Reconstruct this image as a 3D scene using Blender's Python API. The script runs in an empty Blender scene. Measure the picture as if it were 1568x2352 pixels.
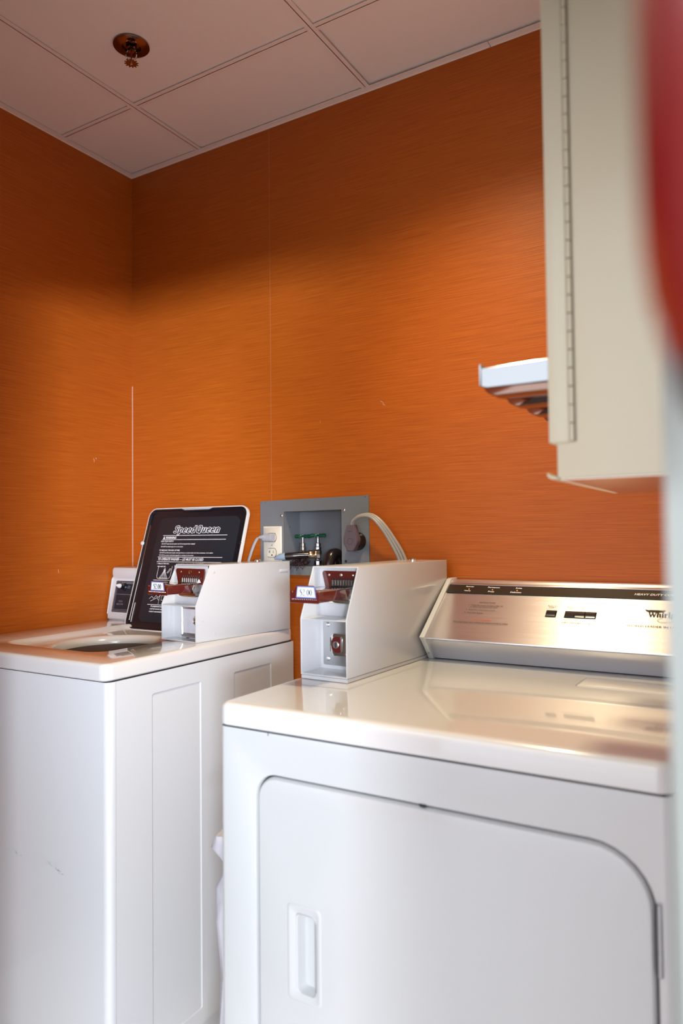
import bpy, bmesh, math, random
from mathutils import Matrix, Vector, Euler
from mathutils.geometry import tessellate_polygon
random.seed(7)
S = bpy.context.scene
COL = S.collection
PI = math.pi

# ------------------------------------------------------------------ camera
cam_d = bpy.data.cameras.new('camera')
cam = bpy.data.objects.new('camera', cam_d)
COL.objects.link(cam)
X = Vector((0.85760985, 0.02526006, 0.51368012)); Yv = Vector((0.5141868, -0.02108166, -0.85741909))
Z = X.cross(Yv)
R = Matrix((X, Yv, Z))
cam.matrix_world = Matrix.Translation((0, 0, 1.208)) @ R.to_4x4()
cam_d.sensor_fit = 'HORIZONTAL'; cam_d.sensor_width = 24.0
cam_d.lens = 1667.5 / 1568 * 24.0
cam_d.clip_start = 0.01
cam_d.dof.use_dof = True
cam_d.dof.focus_distance = 1.85
cam_d.dof.aperture_fstop = 2.6
S.camera = cam

# ------------------------------------------------------------------ world, lights, exposure
w = bpy.data.worlds.new('world'); S.world = w; w.use_nodes = True
w.node_tree.nodes['Background'].inputs[0].default_value = (0.84, 0.89, 0.96, 1)
w.node_tree.nodes['Background'].inputs[1].default_value = 2.7

def area_light(name, loc, target, sx, sy, power, color):
    d = bpy.data.lights.new(name, 'AREA'); d.shape = 'RECTANGLE'; d.size = sx; d.size_y = sy
    d.energy = power; d.color = color
    o = bpy.data.objects.new(name, d); COL.objects.link(o); o.location = loc
    o.rotation_euler = (Vector(target) - Vector(loc)).to_track_quat('-Z', 'Y').to_euler()
    return o
# daylight from the glazed front of the hall behind the camera
day = area_light('daylight', (2.02, -2.5, 1.34), (-1.55, 1.74, 1.56), 0.7, 0.35, 8.6, (0.84, 0.90, 1.0))
day.data.spread = math.radians(26)
low_fill = area_light('daylight_low', (2.02, -2.5, 0.48), (-1.5, 1.2, 0.15), 0.8, 0.5, 6.0, (0.86, 0.92, 1.0))   # added fill, aimed low to brighten the bottoms of the machines
low_fill.data.spread = math.radians(30)
LAMP = (-0.60, 1.17, 2.425)
d = bpy.data.lights.new('downlight_bulb', 'SPOT'); d.energy = 76; d.color = (1.0, 0.82, 0.50)
d.spot_size = math.radians(127); d.spot_blend = 1.0; d.shadow_soft_size = 0.05
lb = bpy.data.objects.new('downlight_bulb', d); COL.objects.link(lb); lb.location = (LAMP[0], LAMP[1], LAMP[2] - 0.01)

S.view_settings.view_transform = 'Standard'
S.view_settings.look = 'None'
S.view_settings.gamma = 1
S.view_settings.use_curve_mapping = False
S.view_settings.exposure = 0.0

# ------------------------------------------------------------------ materials
def mat(name, col, rough=0.5, metal=0.0, coat=0.0, spec=0.5, bump=None, aniso=None, emit=None, trans=0.0):
    m = bpy.data.materials.new(name); m.use_nodes = True
    nt = m.node_tree; b = nt.nodes['Principled BSDF']
    b.inputs['Base Color'].default_value = (*col, 1)
    b.inputs['Roughness'].default_value = rough
    b.inputs['Metallic'].default_value = metal
    b.inputs['Coat Weight'].default_value = coat
    b.inputs['Coat Roughness'].default_value = 0.04
    b.inputs['Specular IOR Level'].default_value = spec
    if trans: b.inputs['Transmission Weight'].default_value = trans
    if emit: b.inputs['Emission Color'].default_value = (*emit[0], 1); b.inputs['Emission Strength'].default_value = emit[1]
    tc = nt.nodes.new('ShaderNodeTexCoord')
    if bump:
        sc, dist, strg = bump[:3]
        mp = nt.nodes.new('ShaderNodeMapping'); mp.inputs['Scale'].default_value = sc if isinstance(sc, tuple) else (sc, sc, sc)
        n = nt.nodes.new('ShaderNodeTexNoise'); n.inputs['Scale'].default_value = 1; n.inputs['Detail'].default_value = 3
        bp = nt.nodes.new('ShaderNodeBump'); bp.inputs['Distance'].default_value = dist; bp.inputs['Strength'].default_value = strg
        nt.links.new(tc.outputs['Object'], mp.inputs[0]); nt.links.new(mp.outputs[0], n.inputs['Vector'])
        nt.links.new(n.outputs['Fac'], bp.inputs['Height']); nt.links.new(bp.outputs[0], b.inputs['Normal'])
        if len(bump) > 3:      # small roughness variation
            mr = nt.nodes.new('ShaderNodeMapRange'); mr.inputs['To Min'].default_value = rough - bump[3]; mr.inputs['To Max'].default_value = rough + bump[3]
            nt.links.new(n.outputs['Fac'], mr.inputs['Value']); nt.links.new(mr.outputs[0], b.inputs['Roughness'])
    if aniso is not None:
        b.inputs['Anisotropic'].default_value = aniso[0]; b.inputs['Anisotropic Rotation'].default_value = aniso[1]
        tg = nt.nodes.new('ShaderNodeTangent'); tg.direction_type = 'RADIAL'; tg.axis = aniso[2]
        nt.links.new(tg.outputs[0], b.inputs['Tangent'])
    return m

def wallpaper(name, seams):
    """orange grasscloth wallpaper: fine horizontal threads, pale joints at fixed places"""
    m = mat(name, (0.5, 0.15, 0.02), 0.46, spec=0.33)
    nt = m.node_tree; b = nt.nodes['Principled BSDF']; L = nt.links.new
    tc = nt.nodes.new('ShaderNodeTexCoord'); sp = nt.nodes.new('ShaderNodeSeparateXYZ'); L(tc.outputs['Object'], sp.inputs[0])
    ad = nt.nodes.new('ShaderNodeMath'); ad.operation = 'ADD'; L(sp.outputs['X'], ad.inputs[0]); L(sp.outputs['Y'], ad.inputs[1])
    def noise(su, sv, det=3):
        cb = nt.nodes.new('ShaderNodeCombineXYZ')
        a = nt.nodes.new('ShaderNodeMath'); a.operation = 'MULTIPLY'; a.inputs[1].default_value = su; L(ad.outputs[0], a.inputs[0])
        c = nt.nodes.new('ShaderNodeMath'); c.operation = 'MULTIPLY'; c.inputs[1].default_value = sv; L(sp.outputs['Z'], c.inputs[0])
        L(a.outputs[0], cb.inputs[0]); L(c.outputs[0], cb.inputs[1])
        n = nt.nodes.new('ShaderNodeTexNoise'); n.inputs['Scale'].default_value = 1; n.inputs['Detail'].default_value = det
        L(cb.outputs[0], n.inputs['Vector']); return n
    n1 = noise(6, 900); n2 = noise(9, 420, 2); n3 = noise(2.2, 2.2, 2)
    mx = nt.nodes.new('ShaderNodeMath'); mx.operation = 'MULTIPLY_ADD'; mx.inputs[1].default_value = 0.6; mx.inputs[2].default_value = 0
    L(n1.outputs['Fac'], mx.inputs[0])
    m2 = nt.nodes.new('ShaderNodeMath'); m2.operation = 'MULTIPLY_ADD'; m2.inputs[1].default_value = 0.4
    L(n2.outputs['Fac'], m2.inputs[0]); L(mx.outputs[0], m2.inputs[2])
    cr = nt.nodes.new('ShaderNodeValToRGB'); L(m2.outputs[0], cr.inputs[0])
    cr.color_ramp.elements[0].position = 0.28; cr.color_ramp.elements[0].color = (0.290, 0.056, 0.004, 1)
    cr.color_ramp.elements[1].position = 0.72; cr.color_ramp.elements[1].color = (0.520, 0.130, 0.012, 1)
    e = cr.color_ramp.elements.new(0.5); e.color = (0.410, 0.091, 0.007, 1)
    last = cr.outputs[0]
    for axis, pos, half, zmax in seams:
        s = nt.nodes.new('ShaderNodeMath'); s.operation = 'SUBTRACT'; s.inputs[1].default_value = pos; L(sp.outputs[axis], s.inputs[0])
        a = nt.nodes.new('ShaderNodeMath'); a.operation = 'ABSOLUTE'; L(s.outputs[0], a.inputs[0])
        lt = nt.nodes.new('ShaderNodeMath'); lt.operation = 'LESS_THAN'; lt.inputs[1].default_value = half; L(a.outputs[0], lt.inputs[0])
        lz = nt.nodes.new('ShaderNodeMath'); lz.operation = 'LESS_THAN'; lz.inputs[1].default_value = zmax; L(sp.outputs['Z'], lz.inputs[0])
        ml = nt.nodes.new('ShaderNodeMath'); ml.operation = 'MULTIPLY'; L(lt.outputs[0], ml.inputs[0]); L(lz.outputs[0], ml.inputs[1])
        m3 = nt.nodes.new('ShaderNodeMath'); m3.operation = 'MULTIPLY'; m3.inputs[1].default_value = 0.75 if half > 0.0008 else 0.20; L(ml.outputs[0], m3.inputs[0])
        mc = nt.nodes.new('ShaderNodeMix'); mc.data_type = 'RGBA'; L(m3.outputs[0], mc.inputs[0]); L(last, mc.inputs[6])
        mc.inputs[7].default_value = (0.75, 0.6, 0.5, 1); last = mc.outputs[2]
    L(last, b.inputs['Base Color'])
    bp = nt.nodes.new('ShaderNodeBump'); bp.inputs['Distance'].default_value = 0.0006; bp.inputs['Strength'].default_value = 0.5
    L(m2.outputs[0], bp.inputs['Height']); L(bp.outputs[0], b.inputs['Normal'])
    return m

M = {}
M['wall_b'] = wallpaper('wallpaper_back', [('X', -1.2870, 0.0005, 9.0), ('X', -1.8700, 0.0022, 1.72)])
M['wall_l'] = wallpaper('wallpaper_left', [])
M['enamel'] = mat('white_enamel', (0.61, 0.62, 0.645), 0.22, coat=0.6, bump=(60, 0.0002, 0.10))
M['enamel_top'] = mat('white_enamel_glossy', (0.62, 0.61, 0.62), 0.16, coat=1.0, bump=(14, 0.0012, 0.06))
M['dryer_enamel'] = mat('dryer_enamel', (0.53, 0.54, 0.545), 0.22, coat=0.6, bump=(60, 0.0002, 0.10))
M['dryer_top'] = mat('dryer_top_enamel', (0.64, 0.63, 0.62), 0.2, coat=0.8, spec=0.5, bump=(14, 0.0012, 0.06))
M['meter'] = mat('white_powder_coat', (0.51, 0.51, 0.53), 0.24, coat=0.4, bump=(300, 0.0001, 0.12))
M['white_plastic'] = mat('white_plastic', (0.64, 0.64, 0.66), 0.3)
M['black_gap'] = mat('black_rubber', (0.012, 0.012, 0.014), 0.6)
M['grey_gap'] = mat('grey_gasket', (0.10, 0.11, 0.12), 0.6)
M['black_gloss'] = mat('black_gloss', (0.006, 0.008, 0.012), 0.2, coat=0.15, bump=(30, 0.001, 0.15))
M['black_panel'] = mat('charcoal_panel', (0.014, 0.018, 0.026), 0.42, spec=0.35)
M['black_print'] = mat('black_ink', (0.02, 0.014, 0.012), 0.5)
M['red_print'] = mat('red_ink', (0.55, 0.03, 0.01), 0.5)
M['white_print'] = mat('white_ink', (0.85, 0.86, 0.90), 0.5)
M['grey_print'] = mat('grey_ink', (0.28, 0.26, 0.32), 0.5)
M['chrome'] = mat('chrome', (0.80, 0.80, 0.82), 0.07, 1.0)
M['dull_steel'] = mat('galvanised_steel', (0.55, 0.56, 0.58), 0.3, 1.0, bump=(120, 0.0004, 0.2))
M['brushed'] = mat('brushed_steel', (0.78, 0.78, 0.82), 0.30, 1.0, bump=((6, 900, 900), 0.00004, 0.2, 0.05), aniso=(0.74, 0.0, 'X'))
M['black_band'] = mat('brown_black_band', (0.018, 0.013, 0.010), 0.3)
M['maroon'] = mat('maroon_lacquer', (0.085, 0.010, 0.008), 0.12, coat=1.0)  # chrome parts with a dark red reflection put into the base colour
M['label_blue'] = mat('label_blue', (0.16, 0.20, 0.50), 0.5)
M['label_white'] = mat('label_white', (0.80, 0.84, 0.90), 0.5)
M['grey_paint'] = mat('grey_painted_steel', (0.165, 0.175, 0.195), 0.35, bump=(220, 0.0002, 0.15))
M['ivory'] = mat('ivory_plastic', (0.66, 0.60, 0.52), 0.32)
M['cord_grey'] = mat('grey_cord', (0.36, 0.36, 0.40), 0.45)
M['cord_tan'] = mat('tan_cord', (0.34, 0.31, 0.29), 0.45)
M['plug_grey'] = mat('purple_grey_plug', (0.115, 0.085, 0.105), 0.45)
M['plug_black'] = mat('black_bakelite', (0.012, 0.009, 0.010), 0.22)
M['green'] = mat('green_handle', (0.004, 0.075, 0.040), 0.3, coat=0.4)
M['brass'] = mat('aged_brass', (0.55, 0.40, 0.26), 0.28, 1.0)
M['valve'] = mat('nickel_valve', (0.50, 0.46, 0.47), 0.22, 1.0, bump=(90, 0.0008, 0.3))
M['hose'] = mat('black_hose', (0.014, 0.009, 0.010), 0.22, bump=(50, 0.002, 0.3))
M['debris'] = mat('dried_sealant', (0.030, 0.010, 0.013), 0.7, bump=(90, 0.004, 0.8))
M['blue_tape'] = mat('blue_grey_tape', (0.24, 0.32, 0.42), 0.5)
M['ceiling'] = mat('ceiling_tile', (0.86, 0.76, 0.76), 0.75, bump=(350, 0.0006, 0.25))
M['tbar'] = mat('ceiling_bar', (0.86, 0.74, 0.74), 0.45)
M['dark'] = mat('plenum_dark', (0.02, 0.018, 0.018), 0.9)
M['bronze'] = mat('dark_chrome', (0.24, 0.15, 0.12), 0.14, 1.0)
M['slide_chrome'] = mat('worn_chrome', (0.34, 0.35, 0.36), 0.1, 1.0)  # chrome darkened because the surroundings mirrored in it came out too bright
M['pan'] = mat('satin_bottom_pan', (0.50, 0.44, 0.38), 0.16, 0.9)  # for the reflecting sheet added under the vending machine
M['cream'] = mat('cream_painted_steel', (0.66, 0.63, 0.48), 0.35, bump=(8, 0.002, 0.08))
M['cream_dark'] = mat('cream_hinge', (0.25, 0.19, 0.12), 0.4)
M['jamb'] = mat('pale_green_white_paint', (0.205, 0.215, 0.195), 0.4)
M['red'] = mat('red_enamel', (0.21, 0.008, 0.011), 0.3, coat=0.5)
M['boot'] = mat('black_boot', (0.03, 0.018, 0.024), 0.45)
M['floor'] = mat('floor_tile', (0.72, 0.72, 0.74), 0.3, bump=(5, 0.001, 0.1))
M['plaster'] = mat('white_plaster', (0.74, 0.74, 0.74), 0.6)
M['bag'] = mat('white_plastic_bag', (0.50, 0.48, 0.53), 0.3, bump=(25, 0.01, 0.5))
M['bagpink'] = mat('pink_plastic', (0.62, 0.40, 0.55), 0.3)
M['bulb'] = mat('lamp_lens', (1, 1, 1), 0.4, emit=((1.0, 0.66, 0.36), 9.0))
M['tub'] = mat('tub_steel', (0.80, 0.82, 0.82), 0.25, 0.4)
M['amber'] = mat('amber_indicator', (0.25, 0.05, 0.01), 0.3, emit=((1.0, 0.32, 0.08), 1.2))
M['smear'] = mat('grey_green_scuff', (0.42, 0.50, 0.48), 0.5)
M['wall_scuff'] = mat('pale_scuff', (0.62, 0.34, 0.22), 0.6)

# ------------------------------------------------------------------ helpers
I4 = Matrix.Identity(4)
def frame(o, u, v, n=None):
    """matrix taking (u, v, out) to the scene"""
    u = Vector(u).normalized(); v = Vector(v).normalized(); n = Vector(n) if n else u.cross(v)
    m = Matrix.Identity(4)
    for i in range(3): m[i][0] = u[i]; m[i][1] = v[i]; m[i][2] = n[i]; m[i][3] = o[i]
    return m

def obj(name, bm, m, parent=None, smooth=35):
    me = bpy.data.meshes.new(name)
    bmesh.ops.remove_doubles(bm, verts=bm.verts, dist=1e-6)
    bmesh.ops.recalc_face_normals(bm, faces=bm.faces)
    bm.to_mesh(me); bm.free()
    for x in (m if isinstance(m, list) else [m]): me.materials.append(x)
    if smooth:
        me.shade_smooth(); me.set_sharp_from_angle(angle=math.radians(smooth))
    o = bpy.data.objects.new(name, me); COL.objects.link(o)
    if parent:
        o.parent = parent
    return o

def raw(name, bm, m, parent=None):      # keeps winding (printing)
    me = bpy.data.meshes.new(name); bm.to_mesh(me); bm.free(); me.materials.append(m)
    o = bpy.data.objects.new(name, me); COL.objects.link(o)
    if parent: o.parent = parent
    return o

def thing(name, label, cat, loc=(0, 0, 0), rz=0, group=None):
    o = bpy.data.objects.new(name, None); COL.objects.link(o); o.empty_display_size = 0.05
    o.location = loc; o.rotation_euler = (0, 0, rz)
    o['label'] = label; o['category'] = cat
    if group: o['group'] = group
    return o
def tag(o, label, cat, group=None):
    o['label'] = label; o['category'] = cat
    if group: o['group'] = group
    return o
def struct(name, bm, m, parent=None, smooth=35):
    o = obj(name, bm, m, parent, smooth)
    if not parent: o['kind'] = 'structure'
    return o

def box(bm, x0, x1, y0, y1, z0, z1, bev=0, seg=2, mtx=I4, mi=0):
    vs = [bm.verts.new(mtx @ Vector((x, y, z))) for x in (x0, x1) for y in (y0, y1) for z in (z0, z1)]
    fs = [bm.faces.new([vs[i] for i in f]) for f in ((0, 1, 3, 2), (4, 6, 7, 5), (0, 4, 5, 1), (2, 3, 7, 6), (0, 2, 6, 4), (1, 5, 7, 3))]
    for f in fs: f.material_index = mi
    if bev:
        es = set(e for f in fs for e in f.edges)
        r = bmesh.ops.bevel(bm, geom=list(es), offset=bev, segments=seg, affect='EDGES', profile=0.5)
        for f in r['faces']: f.material_index = mi
    return fs

def rrect(cx, cy, w, h, r, n=6):
    pts = []
    rs = r if isinstance(r, (tuple, list)) else (r,) * 4
    for k, (sx, sy) in enumerate(((1, -1), (1, 1), (-1, 1), (-1, -1))):
        rr = max(rs[k], 1e-5); a0 = -PI / 2 + k * PI / 2
        for i in range(n + 1):
            a = a0 + PI / 2 * i / n
            pts.append((cx + sx * (w / 2 - rr) + rr * math.cos(a), cy + sy * (h / 2 - rr) + rr * math.sin(a)))
    return pts
def circ(cx, cy, r, n=24, ry=None):
    return [(cx + r * math.cos(2 * PI * i / n), cy + (ry or r) * math.sin(2 * PI * i / n)) for i in range(n)]

def prism(bm, pts, lo, hi, mtx=I4, bev=0, seg=2, mi=0, caps=True):
    a = [bm.verts.new(mtx @ Vector((p[0], p[1], lo))) for p in pts]
    b = [bm.verts.new(mtx @ Vector((p[0], p[1], hi))) for p in pts]
    n = len(pts); fs = []
    for i in range(n): fs.append(bm.faces.new((a[i], a[(i + 1) % n], b[(i + 1) % n], b[i])))
    cf = [bm.faces.new(a[::-1]), bm.faces.new(b)]
    for f in fs + cf: f.material_index = mi
    if bev:
        es = set(e for f in cf for e in f.edges)
        r = bmesh.ops.bevel(bm, geom=list(es), offset=bev, segments=seg, affect='EDGES', profile=0.5)
        for f in r['faces']: f.material_index = mi

def stack(bm, loops, mtx=I4, cap0=False, cap1=False, mi=0):
    """loops: [(2D points, height)] with equal counts, bridged"""
    rows = [[bm.verts.new(mtx @ Vector((p[0], p[1], h))) for p in pts] for pts, h in loops]
    n = len(rows[0])
    for a, b in zip(rows, rows[1:]):
        for i in range(n):
            f = bm.faces.new((a[i], a[(i + 1) % n], b[(i + 1) % n], b[i])); f.material_index = mi
    if cap0: bm.faces.new(rows[0][::-1]).material_index = mi
    if cap1: bm.faces.new(rows[-1]).material_index = mi
    return rows

def fill(bm, outer, holes, h, mtx=I4, mi=0):
    """flat sheet with holes at height h"""
    polys = [[Vector((p[0], p[1], 0)) for p in outer]] + [[Vector((p[0], p[1], 0)) for p in hh] for hh in holes]
    flat = [p for q in polys for p in q]
    vs = [bm.verts.new(mtx @ Vector((p.x, p.y, h))) for p in flat]
    for t in tessellate_polygon(polys):
        try: bm.faces.new([vs[i] for i in t]).material_index = mi
        except ValueError: pass
    return vs

def lathe(bm, prof, mtx=I4, n=24, mi=0):
    """prof: [(radius, height)] spun about local z"""
    rows = []
    for r, h in prof:
        rows.append([bm.verts.new(mtx @ Vector((r * math.cos(2 * PI * i / n), r * math.sin(2 * PI * i / n), h))) for i in range(n)] if r > 1e-6 else [bm.verts.new(mtx @ Vector((0, 0, h)))])
    for a, b in zip(rows, rows[1:]):
        for i in range(n):
            j = (i + 1) % n
            q = [a[i % len(a)], a[j % len(a)], b[j % len(b)], b[i % len(b)]]
            u = []
            for v in q:
                if v not in u: u.append(v)
            if len(u) > 2: bm.faces.new(u).material_index = mi

def smoothpath(pts, k=8):
    P = [Vector(p) for p in pts]; out = []
    Q = [2 * P[0] - P[1]] + P + [2 * P[-1] - P[-2]]
    for i in range(1, len(Q) - 2):
        for j in range(k):
            t = j / k
            out.append(0.5 * ((2 * Q[i]) + (-Q[i - 1] + Q[i + 1]) * t + (2 * Q[i - 1] - 5 * Q[i] + 4 * Q[i + 1] - Q[i + 2]) * t * t + (-Q[i - 1] + 3 * Q[i] - 3 * Q[i + 1] + Q[i + 2]) * t ** 3))
    out.append(P[-1]); return out

def tube(bm, pts, r, n=12, ry=None, side=None, mi=0):
    """swept tube; r may be a list; side = fixed direction of the wide axis"""
    P = [Vector(p) for p in pts]; rows = []; prev = None
    for i, p in enumerate(P):
        t = (P[min(i + 1, len(P) - 1)] - P[max(i - 1, 0)]).normalized()
        if side is not None: a = (Vector(side) - t * t.dot(Vector(side))).normalized()
        elif prev is None: a = t.orthogonal().normalized()
        else: a = (prev - t * t.dot(prev)).normalized()
        prev = a; b = t.cross(a)
        ra = r[i] if isinstance(r, (list, tuple)) else r
        rb = ry if ry else ra
        rows.append([bm.verts.new(p + a * ra * math.cos(2 * PI * k / n) + b * rb * math.sin(2 * PI * k / n)) for k in range(n)])
    for a, b in zip(rows, rows[1:]):
        for k in range(n): bm.faces.new((a[k], a[(k + 1) % n], b[(k + 1) % n], b[k])).material_index = mi
    bm.faces.new(rows[0][::-1]).material_index = mi; bm.faces.new(rows[-1]).material_index = mi

def stroke(bm, pts, wd, mtx, h=0.0003, closed=False):
    """flat printed line in the (u, v) plane; pts [(u, v)] or [(u, v, width)]"""
    n = len(pts)
    P = [Vector((p[0], p[1])) for p in pts]; L = []; Rr = []
    for i in range(n):
        if closed: t = P[(i + 1) % n] - P[i - 1]
        else: t = P[min(i + 1, n - 1)] - P[max(i - 1, 0)]
        t = t.normalized() if t.length > 0 else Vector((1, 0)); q = Vector((-t.y, t.x))
        ww = (pts[i][2] if len(pts[i]) > 2 else wd) / 2
        L.append(bm.verts.new(mtx @ Vector((*(P[i] + q * ww), h)))); Rr.append(bm.verts.new(mtx @ Vector((*(P[i] - q * ww), h))))
    for i in range(n if closed else n - 1):
        j = (i + 1) % n
        bm.faces.new((Rr[i], Rr[j], L[j], L[i]))

def text(bm, s, u, v, wd, ht, mtx, h=0.0003, shear=0.0, bold=0.0, outline=0.0, space=1.0, center=False):
    """lettering fitted to a box wd x ht whose lower left corner is (u, v)"""
    c = bpy.data.curves.new('t', 'FONT'); c.body = s; c.size = 1; c.shear = shear; c.offset = bold; c.space_character = space
    c.resolution_u = 3; c.dimensions = '2D'
    if outline:
        c.fill_mode = 'NONE'; c.dimensions = '3D'; c.bevel_depth = outline; c.bevel_resolution = 0
    to = bpy.data.objects.new('t', c); COL.objects.link(to)
    bpy.context.view_layer.update()
    me = bpy.data.meshes.new_from_object(to.evaluated_get(bpy.context.evaluated_depsgraph_get()))
    if me.vertices:
        xs = [q.co.x for q in me.vertices]; ys = [q.co.y for q in me.vertices]
        x0, x1, y0, y1 = min(xs), max(xs), min(ys), max(ys)
        sx = wd / max(x1 - x0, 1e-6); sy = ht / max(y1 - y0, 1e-6)
        if center: u = u - wd / 2
        T = mtx @ Matrix.Translation((u - x0 * sx, v - y0 * sy, h)) @ Matrix.Diagonal((sx, sy, min(sx, sy), 1))
        me.transform(T); bm.from_mesh(me)
    bpy.data.meshes.remove(me); bpy.data.objects.remove(to); bpy.data.curves.remove(c)

def loop_o(cx, cy, w_, h_, r, ins, n=6):
    return rrect(cx, cy, w_ - 2 * ins, h_ - 2 * ins, max(r - ins, 0.0008), n)

def rivet(bm, u, v, r, mtx, hgt=None, n=12, mi=0):
    hgt = hgt or r * 0.55
    lathe(bm, [(r, 0), (r * 0.96, hgt * 0.4), (r * 0.7, hgt * 0.8), (r * 0.35, hgt), (0, hgt * 1.02)], mtx @ Matrix.Translation((u, v, 0)), n, mi)

# ------------------------------------------------------------------ the room
WL, WB, H = -1.871, 1.745, 2.44
FY0, FY1 = 0.38, 0.48
fxz = frame((0, WB, 0), (1, 0, 0), (0, 0, 1), (0, -1, 0))       # back wall: u = x, v = z, out = -y
OX0, OX1, OZ0, OZ1 = -1.240, -1.043, 1.118, 1.277                # the opening of the wall box
bm = bmesh.new()
fill(bm, [(WL - 0.1, 0), (0.02, 0), (0.02, H + 0.06), (WL - 0.1, H + 0.06)], [[(OX0 - 0.004, OZ0 - 0.004), (OX1 + 0.004, OZ0 - 0.004), (OX1 + 0.004, OZ1 + 0.004), (OX0 - 0.004, OZ1 + 0.004)]], 0, fxz)
hole = [(OX0 - 0.004, OZ0 - 0.004), (OX1 + 0.004, OZ0 - 0.004), (OX1 + 0.004, OZ1 + 0.004), (OX0 - 0.004, OZ1 + 0.004)]
stack(bm, [(hole, 0), (hole, -0.10)], fxz)
stack(bm, [([(WL - 0.1, 0), (0.02, 0), (0.02, H + 0.06), (WL - 0.1, H + 0.06)], 0), ([(WL - 0.1, 0), (0.02, 0), (0.02, H + 0.06), (WL - 0.1, H + 0.06)], -0.12)], fxz, cap1=True)
struct('wall_back', bm, M['wall_b'], smooth=0)
bm = bmesh.new(); box(bm, WL - 0.1, WL, -2.6, WB + 0.12, 0, H + 0.06)
wl = struct('wall_left', bm, M['wall_l'], smooth=0)
bm = bmesh.new()
fl = frame((WL, 0, 0), (0, 1, 0), (0, 0, 1), (1, 0, 0))
stroke(bm, [(1.582, 1.461), (1.585, 1.452), (1.583, 1.449)], 0.002, fl, 0.0006)
stroke(bm, [(1.590, 1.463), (1.594, 1.459)], 0.002, fl, 0.0006)
stroke(bm, [(1.449, 1.112), (1.451, 1.100)], 0.0018, fl, 0.0006)
raw('scuff_mark', bm, M['wall_scuff'], wl)
wb = bpy.data.objects['wall_back']
bm = bmesh.new()
stroke(bm, [(-0.918, 1.571), (-0.913, 1.567)], 0.0013, fxz, 0.0006)
stroke(bm, [(-0.913, 1.569), (-0.903, 1.556)], 0.0010, fxz, 0.0006)
stroke(bm, [(-0.912, 1.562), (-0.907, 1.558)], 0.0010, fxz, 0.0006)
stroke(bm, [(-1.113, 1.536), (-1.112, 1.528)], 0.0008, fxz, 0.0006)
raw('scuff_mark', bm, M['wall_scuff'], wb)
bm = bmesh.new(); box(bm, 0.0, 0.1, FY1 + 0.001, WB, 0, H + 0.06); struct('wall_right', bm, M['plaster'], smooth=0)
# front wall with the wide opening the picture is taken through: only its right side and header
ffr = frame((0, FY0, 0), (1, 0, 0), (0, 0, 1), (0, -1, 0))
DL, DR, DHd = -1.01, -0.046, 1.80
bm = bmesh.new()
ring = [(WL + 0.001, 0), (DL, 0), (DL, DHd), (DR, DHd), (DR, 0), (2.6, 0), (2.6, H + 0.06), (WL + 0.001, H + 0.06)]
prism(bm, ring, -(FY1 - FY0), 0, ffr)
struct('wall_front', bm, M['jamb'], smooth=0)
bm = bmesh.new(); box(bm, -3.0, 3.0, -3.4, WB + 0.12, -0.05, 0); struct('floor', bm, M['floor'], smooth=0)

# suspended ceiling: tiles lying on flat bars
bm = bmesh.new()
gx = [WL, -1.552, -0.942, -0.332, 0.0]; gy = [FY1, 0.845, 1.455, WB]
gyl = [FY1, 1.455, WB]
rndc = random.Random(3)
for i in range(4):
    for j in range(2):
        z = H + 0.0032 + rndc.uniform(0, 0.0016)
        if i == 2 and j == 1: z = H + 0.009
        if i == 1 and j == 1: z = H + 0.005
        g = 0.005
        box(bm, gx[i] + g, gx[i + 1] - g, gyl[j] + g, gyl[j + 1] - g, z, z + 0.015)
ce = struct('ceiling', bm, M['ceiling'], smooth=0)
bm = bmesh.new(); box(bm, WL, 0, FY1, WB, H + 0.0255, H + 0.05); obj('plenum_cover', bm, M['dark'], ce)
k = 2
for i in (1, 2, 3):
    bm = bmesh.new(); box(bm, gx[i] - 0.012, gx[i] + 0.012, FY1, WB, H, H + 0.0012); box(bm, gx[i] - 0.001, gx[i] + 0.001, FY1, WB, H, H + 0.025)
    struct('trim_%d' % k, bm, M['tbar'], smooth=0); k += 1
for i in range(4):
    a = gx[i] + (0.0121 if i else 0.02); b = gx[i + 1] - 0.0121
    bm = bmesh.new(); box(bm, a, b, 1.443, 1.467, H, H + 0.0012); box(bm, a, b, 1.454, 1.456, H, H + 0.025)
    struct('trim_%d' % k, bm, M['tbar'], smooth=0); k += 1
# wall angles
bm = bmesh.new(); box(bm, WL + 0.02, -0.592, WB - 0.02, WB, H - 0.0005, H + 0.0010); box(bm, WL, -0.592, WB - 0.0012, WB, H - 0.003, H + 0.02)
box(bm, -0.590, 0, WB - 0.02, WB, H - 0.0012, H + 0.0006); box(bm, -0.590, 0, WB - 0.0012, WB, H - 0.003, H + 0.02)
struct('trim_%d' % k, bm, M['tbar'], smooth=0); k += 1
bm = bmesh.new(); box(bm, WL, WL + 0.0195, FY1, WB, H - 0.0005, H + 0.0010); box(bm, WL, WL + 0.0012, FY1, WB - 0.002, H - 0.003, H + 0.02)
struct('trim_%d' % k, bm, M['tbar'], smooth=0)

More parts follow.
